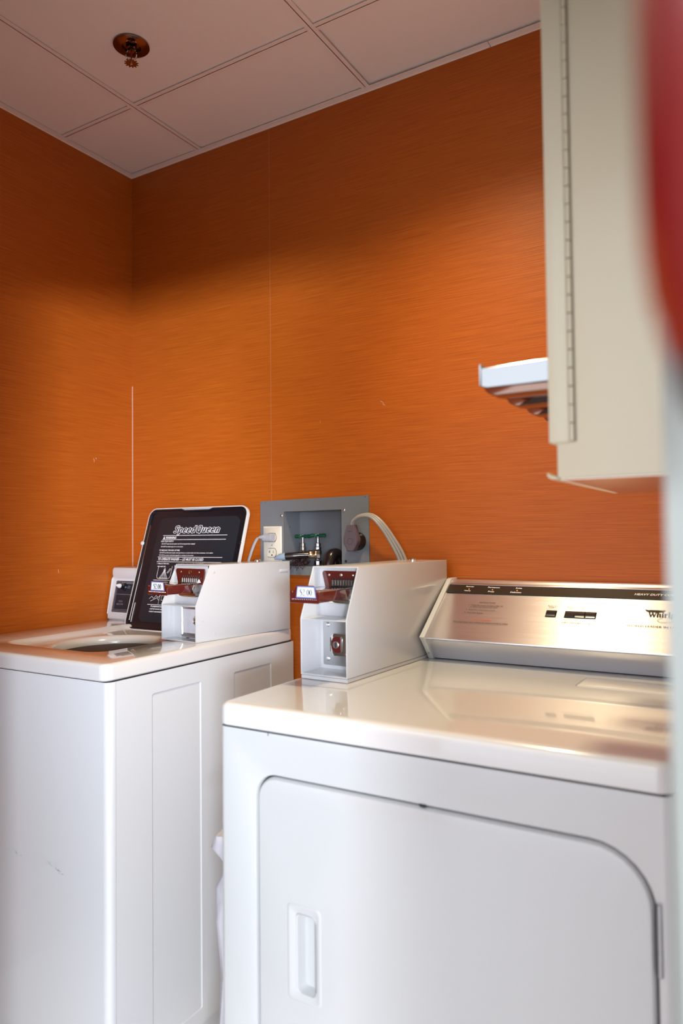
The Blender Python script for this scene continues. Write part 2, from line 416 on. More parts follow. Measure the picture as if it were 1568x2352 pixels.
# ------------------------------------------------------------------ washing machine
WX0, WX1, WY0, WTOP = -1.868, -1.205, 1.058, 0.942
wash = thing('washing_machine', 'white top-loading washing machine with its black-lined lid raised, against the left wall', 'washing machine', (-1.54, 1.40, 0))
def P(name, bm, m, parent, smooth=35):
    """a part given in scene coordinates under a parent thing"""
    o = obj(name, bm, m, None, smooth)
    o.parent = parent
    bpy.context.view_layer.update()
    o.matrix_parent_inverse = parent.matrix_world.inverted()
    return o
def PR(name, bm, m, parent):
    o = raw(name, bm, m); o.parent = parent
    bpy.context.view_layer.update()
    o.matrix_parent_inverse = parent.matrix_world.inverted()
    return o
wcx, wcy = (WX0 + WX1) / 2, (1.050 + 1.738) / 2
ww, wd = WX1 - WX0 - 0.002, 1.738 - 1.050
# front panel that wraps round the corners
bm = bmesh.new()
sec = []
r = 0.016
for a in range(7): t = PI + PI / 2 * a / 6; sec.append((WX0 + r + r * math.cos(t), WY0 + r + r * math.sin(t)))
for a in range(7): t = -PI / 2 + PI / 2 * a / 6; sec.append((WX1 - 0.001 - r + r * math.cos(t), WY0 + r + r * math.sin(t)))
sec += [(WX1 - 0.001, 1.078), (WX0, 1.078)]
prism(bm, sec, 0.045, 0.9022)
P('front_panel', bm, M['enamel'], wash)
# body with side panel pressed in two places
bm = bmesh.new()
fs = frame((WX1 - 0.0015, 0, 0), (0, 1, 0), (0, 0, 1), (1, 0, 0))
side = [(1.0795, 0.045), (1.735, 0.045), (1.735, 0.9022), (1.0795, 0.9022)]
h1 = rrect((1.182 + 1.343) / 2, (0.08 + 0.857) / 2, 0.161, 0.777, 0.006, 3)
h2 = rrect((1.467 + 1.628) / 2, (0.08 + 0.857) / 2, 0.161, 0.777, 0.006, 3)
fill(bm, side, [h1, h2], 0, fs)
for cx in ((1.182 + 1.343) / 2, (1.467 + 1.628) / 2):
    cyy = (0.08 + 0.857) / 2
    stack(bm, [(rrect(cx, cyy, 0.161, 0.777, 0.006, 3), 0), (rrect(cx, cyy, 0.1585, 0.7745, 0.005, 3), -0.0012), (rrect(cx, cyy, 0.154, 0.770, 0.004, 3), -0.0022)], fs, cap1=True)
stack(bm, [(side, 0), (side, -(ww - 0.003))], fs, cap1=True)
P('body', bm, M['enamel'], wash, 12)
bm = bmesh.new(); box(bm, WX0 + 0.012, WX1 - 0.012, WY0 + 0.02, 1.72, 0.0, 0.0445); P('base', bm, M['enamel'], wash)
bm = bmesh.new(); box(bm, WX0 + 0.006, WX1 - 0.006, WY0 + 0.005, 1.73, 0.9023, 0.9048); P('seam', bm, M['black_gap'], wash)
# top with lid well and drum opening
bm = bmesh.new()
RC = 0.022
def TO(i): return loop_o(wcx, wcy, ww, wd, RC, i, 8)
rim = [(TO(0.004), 0.905), (TO(0.0), 0.908), (TO(0.0), 0.932), (TO(0.0008), 0.9362), (TO(0.003), 0.9394), (TO(0.006), 0.9413), (TO(0.010), 0.942)]
stack(bm, rim)
rw, rh, rcx, rcy = 0.375, 0.445, -1.5295, 1.370
def RE(i, n=8): return loop_o(rcx, rcy, rw, rh, 0.05, i, n)
fill(bm, TO(0.010), [RE(0)], 0.942)
stack(bm, [(RE(0), 0.942), (RE(0.004), 0.9408), (RE(0.012), 0.9345), (RE(0.020), 0.929), (RE(0.026), 0.9270)])
hc = (-1.527, 1.345)
def HO(r_, n=48): return [(hc[0] + r_ * math.cos(2 * PI * i / n), hc[1] + r_ * 1.04 * math.sin(2 * PI * i / n)) for i in range(n)]
fill(bm, RE(0.026), [HO(0.156)], 0.9270)
stack(bm, [(HO(0.156), 0.9270), (HO(0.151), 0.9262), (HO(0.144), 0.922), (HO(0.139), 0.914), (HO(0.137), 0.9055), (HO(0.139), 0.900)])
P('top', bm, M['enamel_top'], wash)
bm = bmesh.new(); stack(bm, [(HO(0.139), 0.9045), (HO(0.150), 0.9005), (HO(0.160), 0.893)])
P('tub_gasket', bm, M['black_gap'], wash)
bm = bmesh.new(); stack(bm, [(HO(0.160), 0.893), (HO(0.151), 0.8945), (HO(0.147), 0.8915), (HO(0.1455), 0.885)]); P('tub_ring', bm, M['tub'], wash)
bm = bmesh.new(); stack(bm, [(HO(0.146), 0.8845), (HO(0.155), 0.84), (HO(0.16), 0.6), (HO(0.14), 0.5)], cap1=True); P('tub', bm, M['white_plastic'], wash)
# open lid
lo = Vector((-1.722, 1.566, 0.926)); lv = Vector((0, 0.116, 0.371)).normalized()
fl_ = frame(lo, (1, 0, 0), lv)          # u right, v up the lid, out = towards the room
LW, LH = 0.400, 0.390
bm = bmesh.new()
def LO(i, top=0.0, n=8): return loop_o(LW / 2, LH / 2, LW, LH, 0.030, i, n)
stack(bm, [(LO(0.006), -0.016), (LO(0.0), -0.011), (LO(0.0), -0.002), (LO(0.0012), 0.0), (LO(0.004), -0.0002)], fl_, cap0=True)
lid = P('lid', bm, M['enamel_top'], wash)
bm = bmesh.new()
def LOd(i, n=8):
    pts = loop_o(LW / 2, LH / 2, LW, LH, 0.030, i, n); out = []
    for a, b in zip(pts, pts[1:] + pts[:1]):
        out.append(a)
        if a[1] > LH * 0.9 and b[1] > LH * 0.9 and abs(a[0] - b[0]) > 0.1:
            for t in (0.262, 0.248, 0.149, 0.135):
                out.append((t, a[1] - (0.005 if 0.14 < t < 0.255 else 0)))
    return out
stack(bm, [(LOd(0.0042), -0.0003), (LOd(0.006), 0.0006), (LOd(0.009), 0.0002), (LOd(0.011), -0.004), (LOd(0.014), -0.0055)], fl_)
stack(bm, [(LO(0.014), -0.0055), (LO(0.020), -0.0045), (LO(0.026), -0.006)], fl_, cap1=True)
lin = P('lid_liner', bm, M['black_gloss'], lid)
bm = bmesh.new()
inner = rrect(LW / 2 + 0.012, LH / 2 - 0.002, LW - 0.076, LH - 0.060, 0.022, 6)
inner = [(u, v - (0.005 if (v > LH * 0.8 and 0.14 < u < 0.26) else 0)) for u, v in inner]
prism(bm, inner, -0.0058, -0.0040, fl_, 0.0008)
P('instruction_panel', bm, M['black_panel'], lid)
# streaks of chrome trim, left side of the liner
bm = bmesh.new()
box(bm, 0.0135, 0.0155, 0.03, 0.335, -0.005, -0.0030, 0.0004, 1, fl_)
box(bm, 0.022, 0.0245, 0.025, 0.085, -0.005, -0.0028, 0.0004, 1, fl_)
P('liner_trim', bm, M['chrome'], lid)
for uu, nm in ((0.0015, 0), (0.3905, 1)):
    bm = bmesh.new(); lathe(bm, [(0.0065, -0.004), (0.0065, 0.002), (0.0048, 0.0045), (0.002, 0.005), (0, 0.0045)], fl_ @ Matrix.Translation((uu, 0.2735, 0)), 16)
    P('lid_bumper', bm, M['white_plastic'] if nm == 0 else M['black_gloss'], lid)
# writing on the lid
bm = bmesh.new(); hp = -0.0037
def ln(a, b, wd_=0.0013): stroke(bm, [a, b], wd_, fl_, hp)
ln((0.079, 0.2995), (0.336, 0.2995)); ln((0.137, 0.2862), (0.334, 0.2862)); ln((0.079, 0.2862), (0.136, 0.2862))
text(bm, 'WARNING', 0.092, 0.2886, 0.044, 0.0075, fl_, hp, 0.15, 0.03)
for f in ([(0.081, 0.2886), (0.0895, 0.2886), (0.0852, 0.297)],):
    bm.faces.new([bm.verts.new(fl_ @ Vector((*p, hp))) for p in f])
text(bm, 'FOR YOUR SAFETY:', 0.076, 0.2785, 0.052, 0.0048, fl_, hp, 0.15, 0.01)
text(bm, 'DO NOT reach into the washer until all moving parts have stopped.', 0.080, 0.2695, 0.138, 0.0052, fl_, hp, 0.15, 0.01)
text(bm, 'DO NOT let children play in or on the washer.', 0.080, 0.2605, 0.092, 0.0052, fl_, hp, 0.15, 0.01)
text(bm, 'TO REDUCE THE RISK OF FIRE:', 0.076, 0.2495, 0.086, 0.0050, fl_, hp, 0.15, 0.01)
text(bm, 'DO NOT put flammable liquids, cleaning solvents, or articles soiled with these substances, in the washer.', 0.080, 0.2412, 0.216, 0.0050, fl_, hp, 0.15, 0.01)
text(bm, 'DO NOT put articles soiled with vegetable or cooking oil in the washer.', 0.080, 0.2333, 0.142, 0.0050, fl_, hp, 0.15, 0.01)
ln((0.076, 0.2305), (0.334, 0.2305))
text(bm, 'TO OPERATE WASHER \u2014 LID MUST BE CLOSED', 0.079, 0.2195, 0.184, 0.0082, fl_, hp, 0.15, 0.018)
ln((0.076, 0.2155), (0.334, 0.2155))
text(bm, '1. Measure detergent', 0.079, 0.2065, 0.050, 0.0052, fl_, hp, 0.15, 0.02)
text(bm, 'into wash tub.', 0.084, 0.1985, 0.034, 0.0052, fl_, hp, 0.15, 0.02)
text(bm, '2. Load dry clothes loosely', 0.166, 0.2065, 0.066, 0.0052, fl_, hp, 0.15, 0.02)
text(bm, 'into the wash tub.', 0.172, 0.1985, 0.044, 0.0052, fl_, hp, 0.15, 0.02)
text(bm, '3. Close lid.', 0.256, 0.2075, 0.028, 0.0050, fl_, hp, 0.15, 0.02)
ln((0.162, 0.211), (0.162, 0.160), 0.0008); ln((0.250, 0.211), (0.250, 0.160), 0.0008)
def tubdraw(ox, oy):
    stroke(bm, [(ox, oy + 0.040), (ox, oy + 0.008), (ox + 0.003, oy + 0.002), (ox + 0.010, oy), (ox + 0.047, oy), (ox + 0.053, oy + 0.003), (ox + 0.056, oy + 0.010), (ox + 0.056, oy + 0.040)], 0.0011, fl_, hp)
tubdraw(0.089, 0.1620); tubdraw(0.178, 0.150)
for dx in (-0.0165, -0.0105, -0.004, 0.004, 0.0105, 0.0165):
    stroke(bm, [(0.117 + dx, 0.1645), (0.117 + dx * 0.55, 0.174), (0.117 + dx * 0.22, 0.184), (0.117 + dx * 0.18, 0.191)], 0.0010, fl_, hp)
stroke(bm, [(0.1, 0.1645), (0.134, 0.1645)], 0.0011, fl_, hp)
stroke(bm, [(0.114, 0.191), (0.1155, 0.195), (0.1185, 0.195), (0.120, 0.191)], 0.001, fl_, hp)
stroke(bm, [(0.128, 0.181), (0.134, 0.188), (0.138, 0.1945), (0.1415, 0.194), (0.138, 0.187), (0.132, 0.180)], 0.0010, fl_, hp, True)
stroke(bm, [(0.270, 0.186), (0.270, 0.200), (0.302, 0.200)], 0.0012, fl_, hp); stroke(bm, [(0.288, 0.190), (0.312, 0.208)], 0.0015, fl_, hp); stroke(bm, [(0.312, 0.202), (0.312, 0.185)], 0.0011, fl_, hp)
stroke(bm, [(0.188, 0.188), (0.196, 0.194), (0.206, 0.191), (0.212, 0.196), (0.224, 0.190)], 0.001, fl_, hp)
ln((0.078, 0.1575), (0.334, 0.1575))
text(bm, '4. Set wash temperature.', 0.079, 0.1490, 0.062, 0.0052, fl_, hp, 0.15, 0.02)
stroke(bm, [(0.079, 0.099), (0.088, 0.107), (0.097, 0.100), (0.105, 0.110), (0.114, 0.104), (0.124, 0.112)], 0.0011, fl_, hp)
stroke(bm, [(0.086, 0.092), (0.110, 0.103), (0.118, 0.096)], 0.0010, fl_, hp)
ln((0.120, 0.148), (0.120, 0.084), 0.0008)
stroke(bm, [(0.128, 0.096), (0.128, 0.110), (0.145, 0.110), (0.145, 0.096)], 0.0010, fl_, hp, True)
ln((0.076, 0.0815), (0.334, 0.0815))
text(bm, 'If unbalanced condition occurs, wait', 0.092, 0.0735, 0.098, 0.0056, fl_, hp, 0.15, 0.02)
text(bm, 'until all moving parts stop, washer will', 0.090, 0.0655, 0.108, 0.0056, fl_, hp, 0.15, 0.02)
text(bm, 'restart automatically when lid is closed.', 0.089, 0.0575, 0.112, 0.0056, fl_, hp, 0.15, 0.02)
LOGO = {'S': ([[(.50, .80), (.42, .93), (.25, .96), (.10, .86), (.10, .70), (.25, .56), (.40, .42), (.41, .22), (.27, .06), (.10, .08), (.03, .22)]], .60),
 'p': ([[(.12, -.28), (.12, .66)], [(.12, .62), (.32, .66), (.44, .50), (.42, .18), (.28, .04), (.12, .10)]], .60),
 'e': ([[(.12, .36), (.40, .37), (.42, .55), (.27, .66), (.11, .55), (.08, .30), (.15, .09), (.29, .04), (.43, .15)]], .57),
 'd': ([[(.40, .60), (.26, .66), (.10, .54), (.08, .20), (.20, .04), (.38, .10)], [(.42, .02), (.42, .99)]], .62),
 'Q': ([[(.12, .30), (.12, .74), (.25, .93), (.42, .93), (.54, .74), (.54, .24), (.41, .06), (.24, .06), (.12, .30)], [(.36, .26), (.58, -.06)]], .74),
 'u': ([[(.10, .66), (.10, .20), (.22, .05), (.40, .14)], [(.42, .0), (.42, .66)]], .61),
 'n': ([[(.10, .0), (.10, .66)], [(.10, .48), (.27, .66), (.42, .55), (.42, .0)]], .60)}
def logo(bmx, s_, u, v, sx, sy, wv, hh):
    mt = fl_ @ Matrix.Translation((u, v, 0)) @ Matrix(((sx, 0.24 * sy, 0, 0), (0, sy, 0, 0), (0, 0, 1, 0), (0, 0, 0, 1)))
    x = 0
    for ch in s_:
        for k_, st in enumerate(LOGO[ch][0]):
            ext = 0.5 * wv - 0.085
            pts = [Vector(p) for p in st]
            a = (pts[0] - pts[1]).normalized() * ext; b = (pts[-1] - pts[-2]).normalized() * ext
            if ch != 'Q' or k_: pts[0] = pts[0] + a; pts[-1] = pts[-1] + b
            stroke(bmx, [(p.x + x, p.y) for p in pts], wv, mt, hh)
        x += LOGO[ch][1]
bl = bmesh.new()
for s_, u in (('Speed', 0.1195), ('Queen', 0.2105)):
    logo(bm, s_, u, 0.3078, 0.0300, 0.0225, 0.285, hp); logo(bl, s_, u, 0.3078, 0.0300, 0.0225, 0.17, hp + 0.00015)
PR('logo_fill', bl, M['black_panel'], lid)
PR('printing', bm, M['white_print'], lid)
# console
bm = bmesh.new()
prof = [(1.632, 0.9422), (1.627, 0.948), (1.628, 0.962), (1.6545, 1.073), (1.6505, 1.079), (1.6480, 1.090), (1.6485, 1.101), (1.653, 1.108), (1.662, 1.111), (1.738, 1.111), (1.738, 0.9422)]
fy = frame((-1.862, 0, 0), (0, 1, 0), (0, 0, 1), (1, 0, 0))
prism(bm, prof, 0, 0.470, fy, 0.006, 3)
cons = P('console', bm, M['enamel'], wash)
fc = frame((-1.860, 1.628, 0.960), (1, 0, 0), (0, 0.027, 0.115))
bm = bmesh.new(); prism(bm, rrect(0.2355, 0.0585, 0.437, 0.101, 0.003, 3), 0.0002, 0.0012, fc, 0.0003, 1)
P('control_panel', bm, M['black_panel'], cons)
bm = bmesh.new()
for ins, wv in ((0.004, 0.0013), (0.0085, 0.0008)):
    stroke(bm, loop_o(0.2355, 0.0585, 0.437, 0.101, 0.004, ins, 3), wv, fc, 0.0014, True)
stroke(bm, [(0.027, 0.0655), (0.44, 0.0655)], 0.0009, fc, 0.0014)
text(bm, 'WASH TEMPERATURE', 0.042, 0.1010, 0.060, 0.0038, fc, 0.0014)
text(bm, 'CYCLE', 0.0425, 0.0405, 0.0170, 0.0050, fc, 0.0014)
text(bm, 'SELECTOR', 0.0350, 0.0315, 0.0290, 0.0048, fc, 0.0014)
text(bm, 'PERM', 0.073, 0.0900, 0.0110, 0.0034, fc, 0.0014)
text(bm, 'PRESS', 0.071, 0.0850, 0.0130, 0.0034, fc, 0.0014)
for u0 in (0.2, 0.32): stroke(bm, [(u0, 0.014), (u0, 0.1)], 0.0009, fc, 0.0014)
PR('printing', bm, M['grey_print'], cons)
kn = fc @ Matrix.Translation((0.0575, 0.0895, 0.0012))
bm = bmesh.new(); lathe(bm, [(0.0125, 0), (0.0125, 0.003), (0.0090, 0.006), (0.0080, 0.016), (0.007, 0.018), (0, 0.018)], kn, 24)
knob = P('knob', bm, M['black_gloss'], cons)
bm = bmesh.new(); lathe(bm, [(0.0062, 0.018), (0.0074, 0.0195), (0.0072, 0.023), (0.0030, 0.033), (0.0005, 0.036), (0, 0.036)], kn, 20)
P('knob_cap', bm, M['white_plastic'], cons)
# pale scuffs on the front panel
bm = bmesh.new(); ff = frame((0, WY0, 0), (1, 0, 0), (0, 0, 1), (0, -1, 0)); rs = random.Random(5)
for c0, c1, nn in (((-1.560, 0.499), (-1.475, 0.484), 26), ((-1.430, 0.501), (-1.352, 0.478), 46)):
    for i in range(nn):
        t = rs.gauss(0.5, 0.22) if nn < 40 else rs.random() ** 0.7; t = min(max(t, 0), 1)
        u = c0[0] + (c1[0] - c0[0]) * t + rs.gauss(0, 0.002); v = c0[1] + (c1[1] - c0[1]) * t + rs.gauss(0, 0.003)
        a = rs.uniform(-0.9, 0.5); l = rs.uniform(0.002, 0.005)
        stroke(bm, [(u, v), (u + l * math.cos(a), v + l * math.sin(a))], 0.0006, ff, 0.0003)
PR('scuff_mark', bm, M['smear'], wash)

# ------------------------------------------------------------------ tumble dryer
DX0, DX1, DY0, DTOP = -0.862, -0.122, 1.005, 0.913
dry = thing('tumble_dryer', 'white front-loading tumble dryer with a brushed steel control console, nearest machine', 'tumble dryer', (-0.49, 1.35, 0))
bm = bmesh.new()
fd = frame((0, DY0 + 0.002, 0), (1, 0, 0), (0, 0, 1), (0, -1, 0))
dcx, dcz, dw, dh = (-0.784 - 0.140) / 2, (0.20 + 0.803) / 2, 0.644, 0.603
rad = (0.075, 0.075, 0.042, 0.042)
def DO(ins, n=8):
    rs_ = tuple(max(q - ins, 0.001) for q in (0.04, 0.085, 0.045, 0.04))
    return rrect(dcx, dcz, dw - 2 * ins, dh - 2 * ins, rs_, n)
W2 = DX1 - DX0
def BO(ins, n=5): return rrect((DX0 + DX1) / 2, (0.06 + 0.869) / 2, W2 - 2 * ins, 0.809 - 2 * ins, max(0.004 - ins, 0.001), n)
bo = [(DX0 + 0.012, 0.06), (DX1 - 0.012, 0.06), (DX1 - 0.012, 0.8702), (DX0 + 0.012, 0.8702)]
fill(bm, bo, [DO(0)], 0, fd)
stack(bm, [(DO(0), 0), (DO(0.0015), -0.0006), (DO(0.003), -0.003), (DO(0.003), -0.016)], fd)
# rounded corners and sides
sec = [(DX0 + 0.012, 0)]
for a in range(1, 7): t = PI / 2 * a / 6; sec.append((DX0 + 0.012 - 0.012 * math.sin(t), -(0.012 - 0.012 * math.cos(t))))
for pts in (sec, [(DX0 + DX1 - p[0], p[1]) for p in sec]):
    rows = [[bm.verts.new(fd @ Vector((x, z, d_))) for x, d_ in pts + [(pts[-1][0], -0.70)]] for z in (0.06, 0.8702)]
    for i in range(len(rows[0]) - 1): bm.faces.new((rows[0][i], rows[0][i + 1], rows[1][i + 1], rows[1][i]))
v = [bm.verts.new(fd @ Vector(p)) for p in ((DX0, 0.06, -0.70), (DX1, 0.06, -0.70), (DX1, 0.8702, -0.70), (DX0, 0.8702, -0.70))]
bm.faces.new(v)
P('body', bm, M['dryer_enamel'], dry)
bm = bmesh.new(); stack(bm, [(DO(0.0035), -0.0155), (DO(0.05), -0.0155)], fd); P('door_gasket', bm, M['grey_gap'], dry)
bm = bmesh.new(); box(bm, DX0 + 0.02, DX1 - 0.02, DY0 + 0.04, 1.69, 0.0, 0.062); P('base', bm, M['grey_gap'], dry)
bm = bmesh.new(); box(bm, DX0 + 0.005, DX1 - 0.005, DY0 + 0.004, 1.70, 0.8703, 0.8727); P('seam', bm, M['grey_gap'], dry)
# door with recessed grip
bm = bmesh.new()
g0 = rrect(-0.683, 0.519, 0.066, 0.158, 0.008, 4)
fill(bm, DO(0.014), [g0], 0.001, fd)
stack(bm, [(DO(0.014), 0.001), (DO(0.010), 0.0002), (DO(0.0075), -0.0025), (DO(0.0062), -0.007), (DO(0.0060), -0.0140)], fd)
def GI(w_, h_, dx=0, r_=0.008): return rrect(-0.683 + dx, 0.519, w_, h_, r_, 4)
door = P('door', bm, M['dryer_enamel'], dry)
bm = bmesh.new()
stack(bm, [(GI(0.066, 0.158), 0.001), (GI(0.063, 0.155), 0.0022), (GI(0.058, 0.150), 0.0022), (GI(0.050, 0.140, 0.001), 0.0012), (GI(0.040, 0.130, 0.003), 0.0), (GI(0.038, 0.128, 0.004), 0.002), (GI(0.036, 0.126, 0.005), 0.001), (GI(0.030, 0.120, 0.006), -0.010), (GI(0.026, 0.116, 0.006), -0.014)], fd, cap1=True)
P('grip', bm, M['dryer_enamel'], door)
for z0, z1 in ((0.648, 0.732),):
    bm = bmesh.new()
    box(bm, -0.1405, -0.1375, z0, z1, -0.006, 0.0035, 0.001, 1, fd)
    tube(bm, [fd @ Vector((-0.1400, z0 - 0.003, 0.0015)), fd @ Vector((-0.1400, z1 + 0.004, 0.0015))], 0.0034, 10)
    P('hinge', bm, M['dull_steel'], dry)
bm = bmesh.new(); box(bm, -0.1435, -0.1415, 0.645, 0.735, -0.006, 0.0028, 0.0005, 1, fd); P('hinge_leaf', bm, M['black_gap'], dry)
bm = bmesh.new(); prism(bm, [(-0.473, 0.8015), (-0.461, 0.8015), (-0.4635, 0.7978), (-0.4705, 0.7978)], -0.008, 0.002, fd, 0.0006, 1); P('door_catch', bm, M['black_gap'], dry)
bm = bmesh.new(); box(bm, -0.755, -0.7535, 0.8655, 0.8702, -0.004, 0.0006, 0, 1, fd); P('seam_clip', bm, M['grey_gap'], dry)
# top with the lint lid
bm = bmesh.new()
tcx, tcy, tw, td = (DX0 + DX1) / 2, (1.003 + 1.700) / 2, W2 + 0.002, 0.697
def DT(i): return loop_o(tcx, tcy, tw, td, 0.020, i, 8)
stack(bm, [(DT(0.004), 0.8728), (DT(0.0), 0.8755), (DT(0.0), 0.900), (DT(0.001), 0.9055), (DT(0.004), 0.9098), (DT(0.0085), 0.9122), (DT(0.014), 0.9130)])
lint = [(-0.352, 1.418), (-0.128 - 0.03, 1.418), (-0.158, 1.530), (-0.352, 1.530)]
lh = rrect(-0.2475, 1.476, 0.187, 0.090, 0.006, 3)
fill(bm, DT(0.014), [lh], 0.9130)
stack(bm, [(lh, 0.9130), (rrect(-0.2475, 1.476, 0.185, 0.088, 0.005, 3), 0.9115), (rrect(-0.2475, 1.476, 0.1848, 0.0878, 0.005, 3), 0.903)], cap1=True)
P('top', bm, M['dryer_top'], dry)
bm = bmesh.new()
stack(bm, [(rrect(-0.2475, 1.476, 0.1825, 0.0855, 0.005, 3), 0.9035), (rrect(-0.2475, 1.476, 0.1825, 0.0855, 0.005, 3), 0.9120), (rrect(-0.2475, 1.476, 0.180, 0.083, 0.004, 3), 0.9142), (rrect(-0.2475, 1.476, 0.174, 0.077, 0.003, 3), 0.9150)], cap1=True)
P('lint_screen_lid', bm, M['dryer_top'], dry)
# console: brushed steel
fcs = frame((0, 1.541, 0.970), (1, 0, 0), (0, 0.168, 0.123))
fyx = frame((-0.7015, 0, 0), (0, 1, 0), (0, 0, 1), (1, 0, 0))
bm = bmesh.new()
prof = [(1.590, 0.9155), (1.556, 0.957), (1.551, 0.9625), (1.544, 0.9645), (1.5385, 0.9665), (1.5393, 0.9688), (1.541, 0.9700), (1.700, 1.0864), (1.704, 1.0905), (1.736, 1.0915), (1.736, 0.9155)]
prism(bm, prof, 0, 0.568, fyx)
con = P('console', bm, M['brushed'], dry, 25)
bm = bmesh.new(); box(bm, -0.700, -0.135, 1.592, 1.73, 0.9131, 0.9156); P('console_seam', bm, M['black_gap'], con)
bm = bmesh.new(); prism(bm, [(-0.7005, 0.1555), (-0.134, 0.1555), (-0.134, 0.1855), (-0.7005, 0.1855)], 0.0012, 0.0022, fcs); P('console_band', bm, M['black_band'], con)
# top highlight lip
bm = bmesh.new(); prism(bm, [(-0.7005, 0.1860), (-0.134, 0.1860), (-0.134, 0.1935), (-0.7005, 0.1935)], 0.0010, 0.0026, fcs, 0.0007, 2); P('console_lip', bm, M['brushed'], con)
for x0, nm in ((-0.7135, 1), (-0.134, 1)):
    bm = bmesh.new()
    pr = [(1.584, 0.9135), (1.547, 0.956), (1.532, 0.970), (1.699, 1.0925), (1.706, 1.096), (1.742, 1.096), (1.742, 0.9135)]
    prism(bm, pr, 0, 0.012, frame((x0, 0, 0), (0, 1, 0), (0, 0, 1), (1, 0, 0)), 0.0012, 2)
    ec = P('end_cap', bm, M['dryer_enamel'], dry)
    bm = bmesh.new()
    fe = frame((x0 + 0.006, 1.584, 0.9135), (1, 0, 0), (0, -0.037, 0.0425), (0, -0.0425 / 0.0563, -0.037 / 0.0563))
    lathe(bm, [(0.0042, -0.0002), (0.0042, 0.0006), (0.0028, 0.0009), (0.0022, -0.001), (0, -0.001)], fe @ Matrix.Translation((0, 0.019, 0)), 16)
    P('screw', bm, M['dull_steel'], ec)
fct = fcs @ Matrix.Translation((0, 0, 0.0014)); HB = 0.0012
bm = bmesh.new()
for s, u, v, w_ in (('Regular', -0.645, 0.1763, 0.0205), ('Heavy', -0.6475, 0.1610, 0.0160), ('Permanent', -0.585, 0.1760, 0.0290), ('Press', -0.588, 0.1607, 0.0150), ('Knits', -0.524, 0.1760, 0.0145), ('Delicates', -0.528, 0.1607, 0.0260)):
    text(bm, s, u, v, w_, 0.0048, fct, HB, 0, 0.02, center=True)
text(bm, 'HEAVY DUTY COMMERCIAL', -0.268, 0.1665, 0.118, 0.0062, fct, HB, 0.25, 0.02)
PR('printing', bm, M['white_print'], con)
for u in (-0.6455, -0.5865, -0.5265):
    bm = bmesh.new(); lathe(bm, [(0.0016, 0), (0.0013, 0.001), (0, 0.0014)], fcs @ Matrix.Translation((u, 0.1695, 0.0022)), 12); P('indicator_light', bm, M['amber'], con)
bm = bmesh.new(); Hs = 0.0002
text(bm, 'INSTRUCTIONS', -0.6060, 0.1225, 0.0385, 0.0042, fct, Hs)
text(bm, '1.  Clean lint screen located under lid', -0.6300, 0.1122, 0.0820, 0.0045, fct, Hs)
text(bm, 'on dryer top before each load.', -0.6245, 0.1062, 0.0660, 0.0045, fct, Hs)
text(bm, '2.  Select Dry Temperature Cycle.', -0.6320, 0.0960, 0.0720, 0.0045, fct, Hs)
text(bm, '3.  Push Start Button.', -0.6330, 0.0862, 0.0460, 0.0045, fct, Hs)
text(bm, 'MACHINE WILL NOT OPERATE WHEN DOOR IS OPEN', -0.6500, 0.0535, 0.1290, 0.0040, fct, Hs)
text(bm, 'PUSH TO', -0.4340, 0.1205, 0.0210, 0.0036, fct, Hs, center=True)
text(bm, 'START', -0.4340, 0.1155, 0.0150, 0.0036, fct, Hs, center=True)
for u, a, b, wa, wb_ in ((-0.3900, 'REGULAR', 'HEAVY', 0.0240, 0.0160), (-0.3650, 'PERM', 'PRESS', 0.0140, 0.0150), (-0.3410, 'KNITS', 'DELICATES', 0.0150, 0.0240)):
    text(bm, a, u, 0.1190, wa * 0.92, 0.0034, fct, Hs, center=True); text(bm, b, u, 0.1140, wb_ * 0.92, 0.0034, fct, Hs, center=True)
for u, a, wa in ((-0.3930, 'HIGH', 0.0120), (-0.3700, 'MEDIUM', 0.0205), (-0.3450, 'LOW', 0.0110)): text(bm, a, u, 0.0790, wa, 0.0034, fct, Hs, center=True)
text(bm, 'DRY TEMPERATURES', -0.4040, 0.0688, 0.0660, 0.0046, fct, Hs)
text(bm, 'WORLD LEADER IN LAUNDRY', -0.2730, 0.0700, 0.1240, 0.0052, fct, Hs, 0, 0.01)
